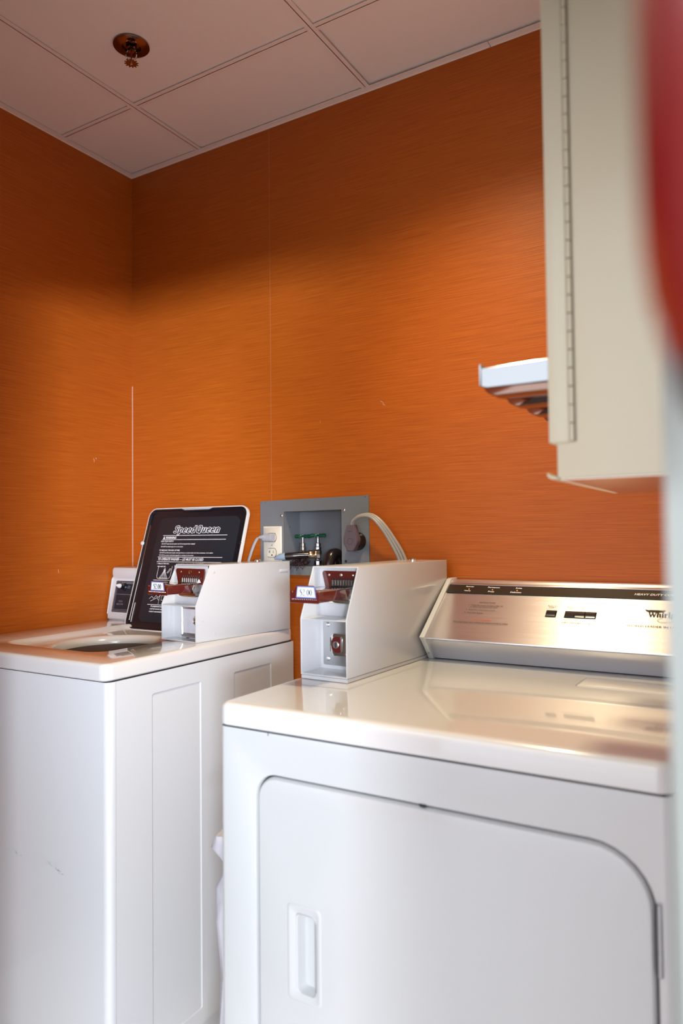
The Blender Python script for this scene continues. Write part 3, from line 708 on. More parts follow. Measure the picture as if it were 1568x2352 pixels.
# maker's word in serif strokes, with the ring and pointed cap
def serif(s, u, v, hgt, mtx, hh):
    k = hgt
    for ch in s:
        T_, t_ = 0.20 * k, 0.06 * k
        def sk(p, wv=T_): stroke(bm, [(u + a[0] * k, v + a[1] * k, *( [a[2] * k] if len(a) > 2 else [])) for a in p], wv, mtx, hh)
        def sf(x, y, l=0.26): stroke(bm, [(u + (x - l / 2) * k, v + y * k), (u + (x + l / 2) * k, v + y * k)], t_, mtx, hh)
        adv = 0.5
        if ch == 'W':
            sk([(0.08, 1), (0.36, 0)]); sk([(0.36, 0), (0.58, 0.9)], t_ * 1.4); sk([(0.50, 1), (0.78, 0)]); sk([(0.78, 0), (1.02, 1)], t_ * 1.4); sf(0.08, 1); sf(0.50, 1); sf(1.02, 1); adv = 1.08
        elif ch == 'h':
            sk([(0.14, 0), (0.14, 1.03)]); sk([(0.14, 0.5, 0.06), (0.28, 0.66, 0.10), (0.44, 0.60, 0.18), (0.46, 0.4, 0.2), (0.46, 0, 0.2)]); sf(0.14, 0); sf(0.46, 0); sf(0.08, 1.0, 0.16); adv = 0.64
        elif ch == 'i':
            sk([(0.14, 0), (0.14, 0.64)]); sk([(0.14, 0.84), (0.14, 1.02)]); sf(0.14, 0); sf(0.08, 0.62, 0.16); adv = 0.32
        elif ch == 'r':
            sk([(0.14, 0), (0.14, 0.64)]); sk([(0.14, 0.42, 0.06), (0.26, 0.62, 0.10), (0.40, 0.60, 0.2)]); sf(0.14, 0); sf(0.08, 0.62, 0.16); adv = 0.48
        elif ch == 'l':
            sk([(0.14, 0), (0.14, 1.03)]); sf(0.14, 0); sf(0.08, 1.0, 0.16); adv = 0.32
        elif ch == 'p':
            sk([(0.14, -0.32), (0.14, 0.64)]); sk([(0.14, 0.55, .06), (0.3, 0.64, .08), (0.46, 0.5, .16), (0.5, 0.32, .2), (0.44, 0.1, .16), (0.3, 0.0, .08), (0.14, 0.06, .06)]); sf(0.14, -0.32); adv = 0.62
        elif ch == 'o':
            stroke(bm, [(u + (0.28 + 0.2 * math.cos(a * PI / 8)) * k, v + (0.32 + 0.29 * math.sin(a * PI / 8)) * k, (0.07 + 0.13 * abs(math.cos(a * PI / 8))) * k) for a in range(16)], T_, mtx, hh, True); adv = 0.6
        elif ch == '$':
            sk([(0.44, 0.80, .05), (0.40, 0.93, .06), (0.25, 1.0, .07), (0.09, 0.9, .13), (0.08, 0.74, .15), (0.25, 0.56, .18), (0.42, 0.40, .16), (0.46, 0.22, .13), (0.36, 0.04, .08), (0.22, 0.0, .06), (0.08, 0.06, .06), (0.04, 0.22, .05)])
            sk([(0.25, -0.1), (0.25, 1.1)], 0.05 * k); adv = 0.54
        elif ch == '2':
            sk([(0.05, 0.74, .05), (0.09, 0.92, .08), (0.24, 1.0, .10), (0.38, 0.9, .15), (0.38, 0.7, .15), (0.24, 0.4, .08), (0.05, 0.08, .05)]); sk([(0.04, 0.05), (0.42, 0.05)], 0.11 * k); sk([(0.42, 0.05), (0.47, 0.2)], 0.05 * k); adv = 0.54
        elif ch == '.':
            stroke(bm, [(u + 0.06 * k, v + 0.06 * k), (u + 0.20 * k, v + 0.06 * k)], 0.13 * k, mtx, hh); adv = 0.27
        elif ch == '0':
            stroke(bm, [(u + (0.25 + 0.18 * math.cos(a * PI / 9)) * k, v + (0.5 + 0.46 * math.sin(a * PI / 9)) * k, (0.05 + 0.12 * abs(math.cos(a * PI / 9))) * k) for a in range(18)], T_, mtx, hh, True); adv = 0.53
        u += adv * k
    return u
serif('Whirlpool', -0.2345, 0.1020, 0.0150, fct, Hs)
stroke(bm, [(-0.2420, 0.1235), (-0.2370, 0.1195, 0.004), (-0.231, 0.1195, 0.0055), (-0.214, 0.1195, 0.0055), (-0.207, 0.1200, 0.004), (-0.202, 0.1228)], 0.0005, fct, Hs)
stroke(bm, smoothpath([(-0.168, 0.118, 0), (-0.150, 0.112, 0), (-0.158, 0.098, 0), (-0.190, 0.088, 0), (-0.208, 0.086, 0), (-0.215, 0.092, 0), (-0.206, 0.100, 0)], 6) and [(p.x, p.y) for p in smoothpath([(-0.168, 0.118, 0), (-0.150, 0.112, 0), (-0.158, 0.098, 0), (-0.190, 0.088, 0), (-0.208, 0.086, 0), (-0.215, 0.092, 0), (-0.206, 0.100, 0)], 6)], 0.0008, fct, Hs)
PR('printing', bm, M['black_print'], con)
bm = bmesh.new(); text(bm, 'DO NOT OVERLOAD', -0.6085, 0.0630, 0.0470, 0.0040, fct, Hs); PR('warning_printing', bm, M['red_print'], con)
# push buttons in dark wells
for u0, u1, n_ in ((-0.4445, -0.4215, 1), (-0.4035, -0.3370, 3)):
    bm = bmesh.new(); prism(bm, [(u0, 0.0868), (u1, 0.0868), (u1, 0.1075), (u0, 0.1075)], 0.0008, 0.0017, fcs); P('button_well', bm, M['black_gap'], con)
    stp = (u1 - u0) / n_
    for i in range(n_):
        a = u0 + stp * i + 0.0012; b = a + stp - 0.0024; bm = bmesh.new()
        lo_ = 0.0875 if i or n_ == 1 else 0.0872; hi_ = 0.1062 if i or n_ == 1 else 0.1010
        pr = [(lo_, 0.0016), (hi_, 0.0016), (hi_, 0.003), ((lo_ + hi_) / 2, 0.0055 if i or n_ == 1 else 0.003), (lo_, 0.003)]
        mt = fcs @ frame((a, 0, 0), (0, 1, 0), (0, 0, 1), (1, 0, 0))
        prism(bm, pr, 0, b - a, mt, 0.0004, 1); P('push_button', bm, M['black_gloss'], con)

# ------------------------------------------------------------------ coin meters
def coin_meter(label, loc, rz, W, L, Hh, kink, off, basestrip, kind):
    t = thing('coin_meter', label, 'coin box', loc, rz, None)
    b0 = basestrip
    prof = [(0, b0), (0, kink), (off, Hh), (L, Hh), (L, b0)]
    t3 = 0.0028
    bm = bmesh.new()
    # two cheeks, roof, floor and back: an open-fronted sheet-metal case
    fyz = frame((0, 0, 0), (0, 1, 0), (0, 0, 1), (1, 0, 0))
    ins = 0.036 if kind == 'washer' else 0.0          # set in beside the open lid
    ls = 0.160 if ins else L
    prism(bm, prof, W - t3, W, fyz, 0.0008, 2)
    prism(bm, [(0, b0), (0, kink), (off, Hh), (ls, Hh), (ls, b0)], 0, t3, fyz, 0.0008, 2)
    if ins:
        prism(bm, [(ls, b0), (ls, Hh), (L, Hh), (L, b0)], ins, ins + t3, fyz)
        box(bm, 0, ins + t3, ls - t3, ls, b0, Hh)
    prism(bm, [(0.001, off), (W - 0.001, off), (W - 0.001, L), (ins + 0.001, L), (ins + 0.001, ls), (0.001, ls)] if ins else [(0.001, off), (W - 0.001, off), (W - 0.001, L), (0.001, L)], Hh - t3, Hh, I4, 0.0008, 2)
    box(bm, t3, W - t3, 0.0005, ls, b0, b0 + t3)
    box(bm, ins + t3, W - t3, L - t3, L, b0, Hh)
    body = obj('case', bm, M['meter'], t)
    if b0:
        bm = bmesh.new(); box(bm, 0.0005, W - 0.0005, 0.001, L, 0, b0 - 0.0008, 0.001, 1); obj('base_strip', bm, M['meter'], t)
    D = 0.069 if kind == 'dryer' else 0.041
    bm = bmesh.new()                                   # shelf between upper and lower bays, with turned edge
    box(bm, t3, W - t3, 0.001, D, kink - 0.0035, kink - 0.001, 0.0006, 1)
    obj('shelf', bm, M['meter'], t)
    bm = bmesh.new(); box(bm, t3, W - t3, D, D + 0.002, b0 + t3, Hh - t3); obj('inner_plate', bm, M['meter'], t)
    fi = frame((0, D - 0.0005, 0), (1, 0, 0), (0, 0, 1), (0, -1, 0))
    # upper bay plate
    zt = Hh - 0.010; zb = kink + (Hh - kink) * (0.58 if kind == 'dryer' else 0.50)
    cx = W * 0.52; hw = W * 0.42
    bm = bmesh.new()
    prism(bm, [(cx - hw * 0.86, zb), (cx + hw * 0.86, zb), (cx + hw, zt - 0.008), (cx + hw, zt - 0.003), (cx + hw - 0.004, zt), (cx - hw + 0.004, zt), (cx - hw, zt - 0.003), (cx - hw, zt - 0.008)], 0, 0.0035, fi, 0.0007, 1)
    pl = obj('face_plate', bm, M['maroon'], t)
    for k_, (du, rr) in enumerate(((-0.62, 0.0026), (0, 0.0034 if kind == 'dryer' else 0.0055), (0.62, 0.0026))):
        bm = bmesh.new(); rivet(bm, cx + du * hw, zt - 0.0085, rr, fi @ Matrix.Translation((0, 0, 0.0035)), 0.002); obj('rivet', bm, M['chrome'], pl)
    # coin slide
    if kind == 'dryer': px0, px1, yf, zc = W * 0.5 - 0.033, W * 0.5 + 0.038, -0.066, 0.179
    else: px0, px1, yf, zc = 0.030, 0.108, -0.066, 0.139
    zl = zc - 0.018; zh = zc + 0.008
    pm = (px0 + px1) / 2; fp = frame((0, yf, 0), (1, 0, 0), (0, 0, 1), (0, -1, 0))
    bm = bmesh.new()
    sx0, sx1 = px0 + 0.012, px1 - 0.001
    yk = D - 0.030
    box(bm, sx0, sx1, yf + 0.0022, yk, zl + 0.002, zh - 0.0032, 0.001, 2)
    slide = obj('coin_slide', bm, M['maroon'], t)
    bm = bmesh.new(); box(bm, sx0 - 0.001, sx1 + 0.001, yf + 0.0022, yk + 0.022, zh - 0.003, zh - 0.001, 0.0006, 2)
    obj('slide_top', bm, M['chrome'], slide)
    bm = bmesh.new(); box(bm, sx0 - 0.003, min(sx1 + 0.010, W - 0.006), yk, D - 0.001, zl + 0.001, zh - 0.0035, 0.002, 2)
    prism(bm, [(yk - 0.012, zh - 0.004), (yk, zh - 0.004), (yk, zl + 0.001), (yk - 0.002, zl + 0.001)], sx0 - 0.003, min(sx1 + 0.010, W - 0.006), frame((0, 0, 0), (0, 1, 0), (0, 0, 1), (1, 0, 0)))
    box(bm, sx0 + 0.003, sx1 + 0.004, yk + 0.008, D - 0.001, zl - 0.010, zl + 0.001, 0.002, 2)
    obj('slide_guide', bm, M['chrome'], t)
    # comb of coin pins above the slide
    bm = bmesh.new(); n_ = 9
    for i in range(n_):
        u = sx0 + 0.003 + (sx1 - sx0 - 0.004) * i / (n_ - 1)
        tube(bm, [(u, D - 0.004, zh + 0.017), (u + 0.0006, D - 0.0075, zh + 0.012), (u - 0.0006, D - 0.010, zh + 0.006), (u + 0.0004, D - 0.014, zh - 0.001)], 0.0013, 6)
    obj('coin_pins', bm, M['black_gap'], t)
    bm = bmesh.new()
    for i in range(n_ - 1):
        u = sx0 + 0.003 + (sx1 - sx0 - 0.004) * (i + 0.5) / (n_ - 1)
        box(bm, u - 0.0018, u + 0.0018, D - 0.013, D - 0.004, zh - 0.001, zh + 0.0115, 0.0006, 1)
    obj('coin_tumblers', bm, M['chrome'], t)
    # price plate
    bm = bmesh.new()
    zp0 = zc - 0.0175; zp1 = zc + 0.0065; zp2 = zc + 0.0170
    lx0, lx1 = px0 + 0.018, px1 - 0.010
    if kind == 'washer': lx0, lx1 = px0 + 0.016, px1 - 0.014
    prism(bm, [(px0 + 0.002, zp0), (px1 - 0.002, zp0), (px1, zp0 + 0.002), (px1, zp1 - 0.004), (px1 - 0.003, zp1 - 0.0055), (px1 - 0.006, zp1 - 0.004), (lx1 - 0.001, zp2 - 0.002), (lx1 - 0.003, zp2), (lx0 - 0.001, zp2), (lx0 - 0.003, zp2 - 0.002), (lx0 - 0.006, zp1), (px0 + 0.002, zp1), (px0, zp1 - 0.002), (px0, zp0 + 0.002)], -0.0022, 0, fp, 0.0006, 1)
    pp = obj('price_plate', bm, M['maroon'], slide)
    def trap(ins): return [(lx0 - 0.002 + ins, zp0 + 0.0105 + ins), (lx1 + 0.003 - ins, zp0 + 0.0105 + ins), (lx1 - ins * 1.1, zp2 - 0.0015 - ins), (lx0 + 0.001 + ins * 0.9, zp2 - 0.0015 - ins)]
    bm = bmesh.new(); prism(bm, trap(0), 0.0001, 0.0006, fp); lab = obj('price_label', bm, M['label_blue'], slide)
    bm = bmesh.new(); prism(bm, trap(0.0022), 0.0005, 0.0008, fp); obj('label_face', bm, M['label_white'], slide)
    return t, slide, fp, lx0, lx1, zp0, zp2, px0, px1, D, fi, t3

def meter_print(res):
    global bm
    t, slide, fp, lx0, lx1, zp0, zp2, px0, px1, D, fi, t3 = res
    bm = bmesh.new(); k_ = (lx1 - lx0 - 0.0035) / 2.42
    k_ = min(k_, 0.0125)
    tw_ = k_ * 2.40
    serif('$2.00', (lx0 + lx1) / 2 - tw_ / 2 + 0.0005, zp0 + 0.0150 if k_ < 0.0145 else zp0 + 0.014, k_, fp, 0.0010)
    raw('printing', bm, M['black_print'], slide)
    bm = bmesh.new()
    for i in range(13):
        u = px0 + 0.008 + (px1 - px0 - 0.016) * i / 12
        box(bm, u - 0.0008, u + 0.0008, zp0 + 0.0068, zp0 + 0.0085, 0, 0.0006, 0, 1, fp)
    lathe(bm, [(0.0018, 0), (0.0014, 0.0008), (0, 0.001)], fp @ Matrix.Translation((px0 + 0.0050, zp0 + 0.0078, 0)), 10)
    lathe(bm, [(0.0018, 0), (0.0014, 0.0008), (0, 0.001)], fp @ Matrix.Translation((px0 + 0.0062, zp0 + 0.0215, 0)), 10)
    obj('scale_marks', bm, M['chrome'], slide)

# on the dryer
DH = 0.228
r1 = coin_meter('white steel coin box with a $2.00 slide standing on the dryer', (-0.8490, 1.2465, 0.9135), math.radians(2.6) * -1 + 0.0, 0.1145, 0.462, DH, 0.124, 0.046, 0.0085, 'dryer')
meter_print(r1); tD = r1[0]; fi = r1[10]
bm = bmesh.new(); prism(bm, rrect(0.0605, 0.067, 0.100, 0.096, 0.003, 3), 0, 0.0012, fi, 0.0003, 1); lp = obj('lock_plate', bm, M['dull_steel'], tD)
for v_ in (0.032, 0.104):
    bm = bmesh.new(); rivet(bm, 0.0225, v_, 0.0052, fi @ Matrix.Translation((0, 0, 0.0012)), 0.003, 16); obj('rivet', bm, M['chrome'], lp)
bm = bmesh.new(); prism(bm, rrect(0.072, 0.066, 0.062, 0.046, 0.009, 5), 0.001, 0.020, fi, 0.004, 3); obj('lock_housing', bm, M['chrome'], lp)
bm = bmesh.new(); prism(bm, [(0.055, 0.050), (0.067, 0.050), (0.070, 0.053), (0.070, 0.079), (0.067, 0.083), (0.055, 0.083), (0.050, 0.080), (0.047, 0.074), (0.046, 0.066), (0.047, 0.058), (0.050, 0.053)], 0.0205, 0.024, fi, 0.0006, 1)
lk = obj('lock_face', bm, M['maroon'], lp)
bm = bmesh.new(); lathe(bm, [(0.0072, 0.024), (0.0072, 0.0255), (0.0062, 0.0262), (0, 0.0262)], fi @ Matrix.Translation((0.0585, 0.0665, 0)), 20); obj('key_cylinder', bm, M['dull_steel'], lp)
bm = bmesh.new(); box(bm, 0.0578, 0.0602, 0.0605, 0.0725, 0.0258, 0.0266, 0, 1, fi); obj('keyhole', bm, M['black_gap'], lp)
ft = frame((0.055, 0.395, DH), (1, 0, 0), (0, 1, 0))
bm = bmesh.new(); lathe(bm, [(0.0105, 0), (0.0105, 0.003), (0.0085, 0.0055), (0.0050, 0.006), (0.0045, 0.0045), (0, 0.0045)], ft, 20); obj('top_lock', bm, M['chrome'], tD)
fsd = frame((0.1145, 0, 0), (0, 1, 0), (0, 0, 1), (1, 0, 0))
bm = bmesh.new()
stroke(bm, [(0.018, 0.074), (0.0185, 0.071)], 0.0012, fsd, 0.0004); stroke(bm, [(0.008, 0.046), (0.014, 0.0455), (0.020, 0.0435)], 0.0006, fsd, 0.0004); stroke(bm, [(0.024, 0.0425), (0.030, 0.040)], 0.0004, fsd, 0.0004)
stroke(bm, [(0.16, 0.041), (0.163, 0.042)], 0.001, fsd, 0.0004)
raw('scuff_mark', bm, M['smear'], tD)

# on the washer
WH = 0.192
r2 = coin_meter('white steel coin box with a $2.00 slide standing on the washing machine', (-1.3755, 1.3810, 0.9423), math.radians(-7.3), 0.135, 0.347, WH, 0.092, 0.048, 0.0, 'washer')
meter_print(r2); tW = r2[0]; fi = r2[10]
bm = bmesh.new(); stack(bm, [(rrect(0.080, 0.047, 0.092, 0.084, 0.006, 3), 0.0), (rrect(0.080, 0.047, 0.092, 0.084, 0.006, 3), 0.004), (rrect(0.080, 0.047, 0.086, 0.078, 0.005, 3), 0.0045), (rrect(0.080, 0.047, 0.082, 0.074, 0.004, 3), 0.0015)], fi, cap1=True)
cd = obj('coin_door', bm, M['dull_steel'], tW)
bm = bmesh.new(); prism(bm, rrect(0.066, 0.047, 0.050, 0.062, 0.002, 3), 0.0015, 0.004, fi, 0.0006, 1); obj('door_face', bm, M['bag'], cd)
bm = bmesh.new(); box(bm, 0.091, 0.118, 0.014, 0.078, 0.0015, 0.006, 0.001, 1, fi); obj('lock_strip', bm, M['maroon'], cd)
bm = bmesh.new(); lathe(bm, [(0.0115, 0.004), (0.0115, 0.012), (0.0090, 0.014), (0.0075, 0.012), (0.006, 0.0125), (0, 0.0125)], fi @ Matrix.Translation((0.101, 0.050, 0)), 20); obj('lock', bm, M['chrome'], cd)
for u in (0.045, 0.085):
    bm = bmesh.new(); lathe(bm, [(0.008, 0), (0.006, 0.003), (0, 0.004)], Matrix.Translation((u + 0.01, 0.045, 0.0028)) @ Matrix.Diagonal((1, 0.8, 1, 1)), 14); obj('floor_bolt', bm, M['dull_steel'], tW)
fsd = frame((0.135, 0, 0), (0, 1, 0), (0, 0, 1), (1, 0, 0))
bm = bmesh.new(); prism(bm, rrect(0.322, 0.166, 0.034, 0.0085, 0.002, 3), -0.0005, 0.0022, fsd, 0.0012, 2); obj('embossed_tab', bm, M['meter'], tW)
for u, v_, rr in ((0.060, 0.173, 0.0042), (0.062, 0.017, 0.0035), (0.022, 0.052, 0.0024), (0.150, 0.060, 0.0028), (0.151, 0.034, 0.0030)):
    bm = bmesh.new(); rivet(bm, u, v_, rr, fsd, 0.0006, 14); obj('weld_dimple', bm, M['meter'], tW)
bm = bmesh.new(); lathe(bm, [(0.0095, 0), (0.0095, 0.003), (0.0075, 0.0050), (0.0045, 0.0055), (0.004, 0.004), (0, 0.004)], Matrix.Translation((0.052, 0.300, WH)), 20); obj('top_lock', bm, M['chrome'], tW)

# ------------------------------------------------------------------ wall box with valves
wbx = thing('laundry_wall_box', 'grey steel wall box let into the orange back wall behind the machines', 'wall box', (-1.14, WB, 1.2))
PX0, PX1, PZ0, PZ1 = -1.326, -0.956, 1.092, 1.312
bm = bmesh.new()
ol = [(PX0, PZ0), (PX1, PZ0), (PX1, PZ1 + 0.003), (PX0, PZ1 - 0.002)]
op = [(OX0, OZ0), (OX1, OZ0), (OX1, OZ1 + 0.001), (OX0, OZ1)]
fill(bm, ol, [op], 0.0045, fxz)
stack(bm, [(ol, 0.0045), (ol, 0.0002)], fxz)
P('face_plate', bm, M['grey_paint'], wbx)
bm = bmesh.new(); op2 = [(OX0 + 0.0005, OZ0 + 0.0005), (OX1 - 0.0005, OZ0 + 0.0005), (OX1 - 0.0005, OZ1), (OX0 + 0.0005, OZ1)]
stack(bm, [(op2, 0.004), (op2, -0.078)], fxz, cap1=True); P('recess', bm, M['grey_paint'], wbx)
fw = fxz @ Matrix.Translation((0, 0, 0.0045))
for u, v_ in ((-1.2485, 1.2655), (-1.0345, 1.2755)):
    bm = bmesh.new(); rivet(bm, u, v_, 0.0042, fw, 0.0025); P('screw', bm, M['dull_steel'], wbx)
for u, v_ in ((-1.3215, 1.3055), (-1.3070, 1.3055), (-0.9660, 1.3110), (-1.0300, 1.1335)):
    bm = bmesh.new(); rr = 0.0038 if v_ < 1.2 else 0.0012
    lathe(bm, [(rr, 0.0003), (0, 0.0004)], fw @ Matrix.Translation((u, v_, 0)), 12); P('screw_hole', bm, M['black_gap'], wbx)
bm = bmesh.new(); lathe(bm, [(0.0016, 0.0003), (0, 0.0004)], frame((OX0 + 0.0006, 1.770, 1.232), (0, 1, 0), (0, 0, 1), (1, 0, 0)), 10); P('screw_hole', bm, M['black_gap'], wbx)

def valve(label, x, zh, y, scale=1.0, wide=False):
    t = thing('shutoff_valve', label, 'valve', (x, y, OZ0))
    # stem and bonnet
    bm = bmesh.new(); z = lambda q: q - OZ0
    prof = [(0.0110, z(1.120)), (0.0110, z(1.132)), (0.0075, z(1.136)), (0.0085, z(1.148)), (0.0160 if wide else 0.0110, z(1.150)), (0.0150 if wide else 0.0115, z(1.158)), (0.0100, z(1.163)), (0.0105, z(1.172)), (0.0085, z(1.174)), (0.0085, z(1.183)), (0.0048, z(1.185)), (0.0040, zh - OZ0 - 0.002), (0, zh - OZ0 - 0.002)]
    lathe(bm, prof, I4, 8 if not wide else 12); obj('body', bm, M['valve'], t)
    bm = bmesh.new(); zz = zh - OZ0
    for k_ in range(4):
        a = k_ * PI / 2 + 0.22; c, s = math.cos(a), math.sin(a)
        tube(bm, [(0.004 * c, 0.004 * s, zz), (0.012 * c, 0.012 * s, zz + 0.001), (0.017 * c, 0.017 * s, zz + 0.001), (0.0225 * c, 0.0225 * s, zz), (0.0245 * c, 0.0245 * s, zz)], [0.0045, 0.0046, 0.0058, 0.0058, 0.0040], 10)
    lathe(bm, [(0.0075, zz - 0.004), (0.0075, zz + 0.004), (0.0050, zz + 0.0055), (0, zz + 0.0055)], I4, 14)
    h = obj('handle', bm, M['green'], t)
    bm = bmesh.new(); rivet(bm, 0, 0, 0.003, Matrix.Translation((0, 0, zz + 0.0055)), 0.002); obj('screw', bm, M['chrome'], h)
    return t
valve('shutoff valve with green cross handle, the left one in the wall box', -1.207, 1.2035, 1.790, wide=True)
valve('shutoff valve with green cross handle, the right one above the hose end', -1.150, 1.2055, 1.785)
hs = thing('supply_hose', 'black rubber supply hose with brass collar running left out of the wall box', 'hose', (-1.153, 1.76, 1.15))
bm = bmesh.new(); path = smoothpath([(-1.160, 1.757, 1.150), (-1.178, 1.744, 1.1495), (-1.200, 1.728, 1.148), (-1.222, 1.716, 1.1465)], 6)
tube(bm, path, 0.0100, 14); P('hose', bm, M['hose'], hs)
bm = bmesh.new(); tube(bm, smoothpath([(-1.219, 1.7175, 1.1467), (-1.236, 1.711, 1.1445), (-1.250, 1.708, 1.140)], 2), [0.0112, 0.0105, 0.009, 0.006, 0.004], 12); P('tape', bm, M['blue_tape'], hs)
bm = bmesh.new(); mt = frame((-1.140, 1.764, 1.152), (0.35, -0.9, 0), (0, 0, 1), Vector((-0.93, -0.33, -0.02)).normalized())
lathe(bm, [(0.0135, 0), (0.0140, 0.003), (0.0125, 0.005), (0.0118, 0.018), (0.0128, 0.020), (0.0115, 0.024), (0, 0.024)], mt, 18); P('collar', bm, M['brass'], hs)
bm = bmesh.new(); mt2 = mt @ Matrix.Translation((0, 0, -0.010)); lathe(bm, [(0.0145, 0), (0.0145, 0.0085), (0.012, 0.010), (0, 0.010)], mt2, 8); P('nut', bm, M['valve'], hs)
bm = bmesh.new(); pth = smoothpath([(-1.075, 1.792, 1.1185), (-1.0755, 1.785, 1.140), (-1.078, 1.768, 1.153), (-1.081, 1.748, 1.149), (-1.083, 1.737, 1.130), (-1.084, 1.733, 1.105), (-1.084, 1.732, 1.02), (-1.09, 1.728, 0.80)], 6)
tube(bm, pth, 0.0165, 18); tag(obj('drain_hose', bm, M['hose']), 'thick black drain hose bending out of the right end of the wall box', 'hose')
# crumbled sealant and fibres in the box
bm = bmesh.new(); rs = random.Random(11)
for i in range(26):
    t_ = rs.random(); c = Vector((-1.236 + 0.045 * t_, 1.752 + rs.uniform(0, 0.05), OZ0 + 0.003 + rs.uniform(0, 0.034) * (1 - 0.6 * t_)))
    s = rs.uniform(0.004, 0.0085)
    g = bmesh.ops.create_icosphere(bm, subdivisions=1, radius=s, matrix=Matrix.Translation(c) @ Euler((rs.random() * 3, rs.random() * 3, 0)).to_matrix().to_4x4() @ Matrix.Diagonal((1.3, 0.8, 0.7 + rs.random(), 1)))
for i in range(22):
    c = Vector((-1.195 + rs.uniform(-0.03, 0.02), 1.738 + rs.uniform(-0.004, 0.01), 1.128 + rs.uniform(-0.004, 0.003)))
    tube(bm, [c, c + Vector((rs.uniform(-0.012, 0.012), -0.006, rs.uniform(-0.012, 0.002))), c + Vector((rs.uniform(-0.02, 0.02), -0.006, rs.uniform(-0.022, -0.004)))], 0.0009, 5)
dbr = obj('dried_sealant', bm, M['debris']); tag(dbr, 'crumbling dark brown sealant around the left valve in the wall box', 'sealant'); dbr['kind'] = 'stuff'

# duplex outlet
out = thing('electrical_outlet', 'ivory duplex outlet at the left end of the grey wall box', 'outlet', (-1.281, 1.740, 1.18))
bm = bmesh.new(); cxo, czo = -1.2805, 1.1785
stack(bm, [(rrect(cxo, czo, 0.066, 0.112, 0.002, 3), 0.0), (rrect(cxo, czo, 0.066, 0.112, 0.002, 3), 0.002), (rrect(cxo, czo, 0.060, 0.106, 0.003, 3), 0.0045)], fw, cap1=True)
pltp = P('cover_plate', bm, M['ivory'], out)
def sock(v0):
    pts = []
    for i in range(40):
        a = 2 * PI * i / 40; pts.append((cxo - 0.001 + 0.0165 * math.cos(a), v0 + max(-0.0125, min(0.0125, 0.0165 * math.sin(a)))))
    return pts
for v0 in (1.2015, 1.1565):
    bm = bmesh.new(); prism(bm, [(cxo - 0.001 + (p[0] - cxo + 0.001) * 1.07, v0 + (p[1] - v0) * 1.09) for p in sock(v0)], 0.0040, 0.0048, fw); P('socket_gap', bm, M['black_gap'], out)
    bm = bmesh.new(); prism(bm, sock(v0), 0.0045, 0.0068, fw, 0.0005, 1); sc = P('socket_face', bm, M['ivory'], out)
    bm = bmesh.new(); hh = 0.0069
    for a, b, c, d_ in ((-0.0075, -0.0060, -0.001, 0.007), (-0.0095, -0.0060, 0.002, 0.0038), (0.0052, 0.0065, -0.001, 0.007)):
        prism(bm, [(cxo + a, v0 + c), (cxo + b, v0 + c), (cxo + b, v0 + d_), (cxo + a, v0 + d_)], hh - 0.0003, hh + 0.0001, fw)
    prism(bm, circ(cxo + 0.001, v0 - 0.0068, 0.0024, 12), hh - 0.0003, hh + 0.0001, fw)
    P('slots', bm, M['black_gap'], out)
bm = bmesh.new(); rivet(bm, cxo, 1.179, 0.0022, fw @ Matrix.Translation((0, 0, 0.0045)), 0.001); P('screw', bm, M['dull_steel'], out)
cd_ = thing('power_cord', 'grey flat power cord plugged into the upper socket of the ivory outlet', 'power cord', (-1.26, 1.72, 1.20))
bm = bmesh.new(); fpz = frame((0, 0, 0), (1, 0, 0), (0, 0, 1), (0, -1, 0))
yb = WB - 0.0045 - 0.0069
stack(bm, [([(-1.268, 1.1890), (-1.2650, 1.2125), (-1.2975, 1.2125), (-1.2985, 1.1890)], -yb), ([(-1.267, 1.1885), (-1.2660, 1.2125), (-1.2975, 1.2125), (-1.2995, 1.1885)], -yb + 0.012), ([(-1.270, 1.1925), (-1.2695, 1.2105), (-1.3010, 1.2105), (-1.3035, 1.1925)], -yb + 0.020)], fpz, True, True)
bmesh.ops.bevel(bm, geom=list(bm.edges), offset=0.0022, segments=2, affect='EDGES')
tube(bm, [(-1.290, yb - 0.012, 1.202), (-1.300, yb - 0.016, 1.2025), (-1.311, yb - 0.018, 1.202)], [0.0085, 0.0068, 0.0045], 12)
P('plug', bm, M['cord_grey'], cd_)
bm = bmesh.new(); tube(bm, smoothpath([(-1.306, yb - 0.017, 1.2025), (-1.3180, yb - 0.020, 1.198), (-1.3300, yb - 0.022, 1.178), (-1.3400, yb - 0.026, 1.148), (-1.3460, yb - 0.028, 1.120), (-1.352, yb - 0.020, 1.04), (-1.354, yb - 0.016, 0.948)], 6), 0.0046, 10, 0.0026, (1, 0, 0.2)); P('cord', bm, M['cord_grey'], cd_)

# big dryer plug, its round receptacle and cord
rc = thing('dryer_receptacle', 'round black heavy-duty socket at the right end of the grey wall box', 'socket', (-0.985, 1.74, 1.19))
frc = frame((-0.9905, WB - 0.0046, 1.189), (1, 0, 0), (0, 0, 1), (0, -1, 0))
bm = bmesh.new(); lathe(bm, [(0.0255, 0), (0.0255, 0.008), (0.0235, 0.011), (0.022, 0.020), (0, 0.020)], frc, 36); P('housing', bm, M['plug_black'], rc)
dc = thing('power_cord', 'tan grey heavy power cord with an angled plug in the round black socket', 'power cord', (-0.99, 1.71, 1.2))
bm = bmesh.new()
hexp = [(-0.0105, 0.043), (0.0115, 0.043), (0.0225, 0.004), (0.0205, -0.008), (0.0085, -0.029), (-0.0080, -0.029), (-0.0205, -0.008), (-0.0215, 0.006)]
fpl = frame((-0.9935, WB - 0.0250, 1.191), (1, 0, 0), (0, 0, 1), (0, -1, 0))
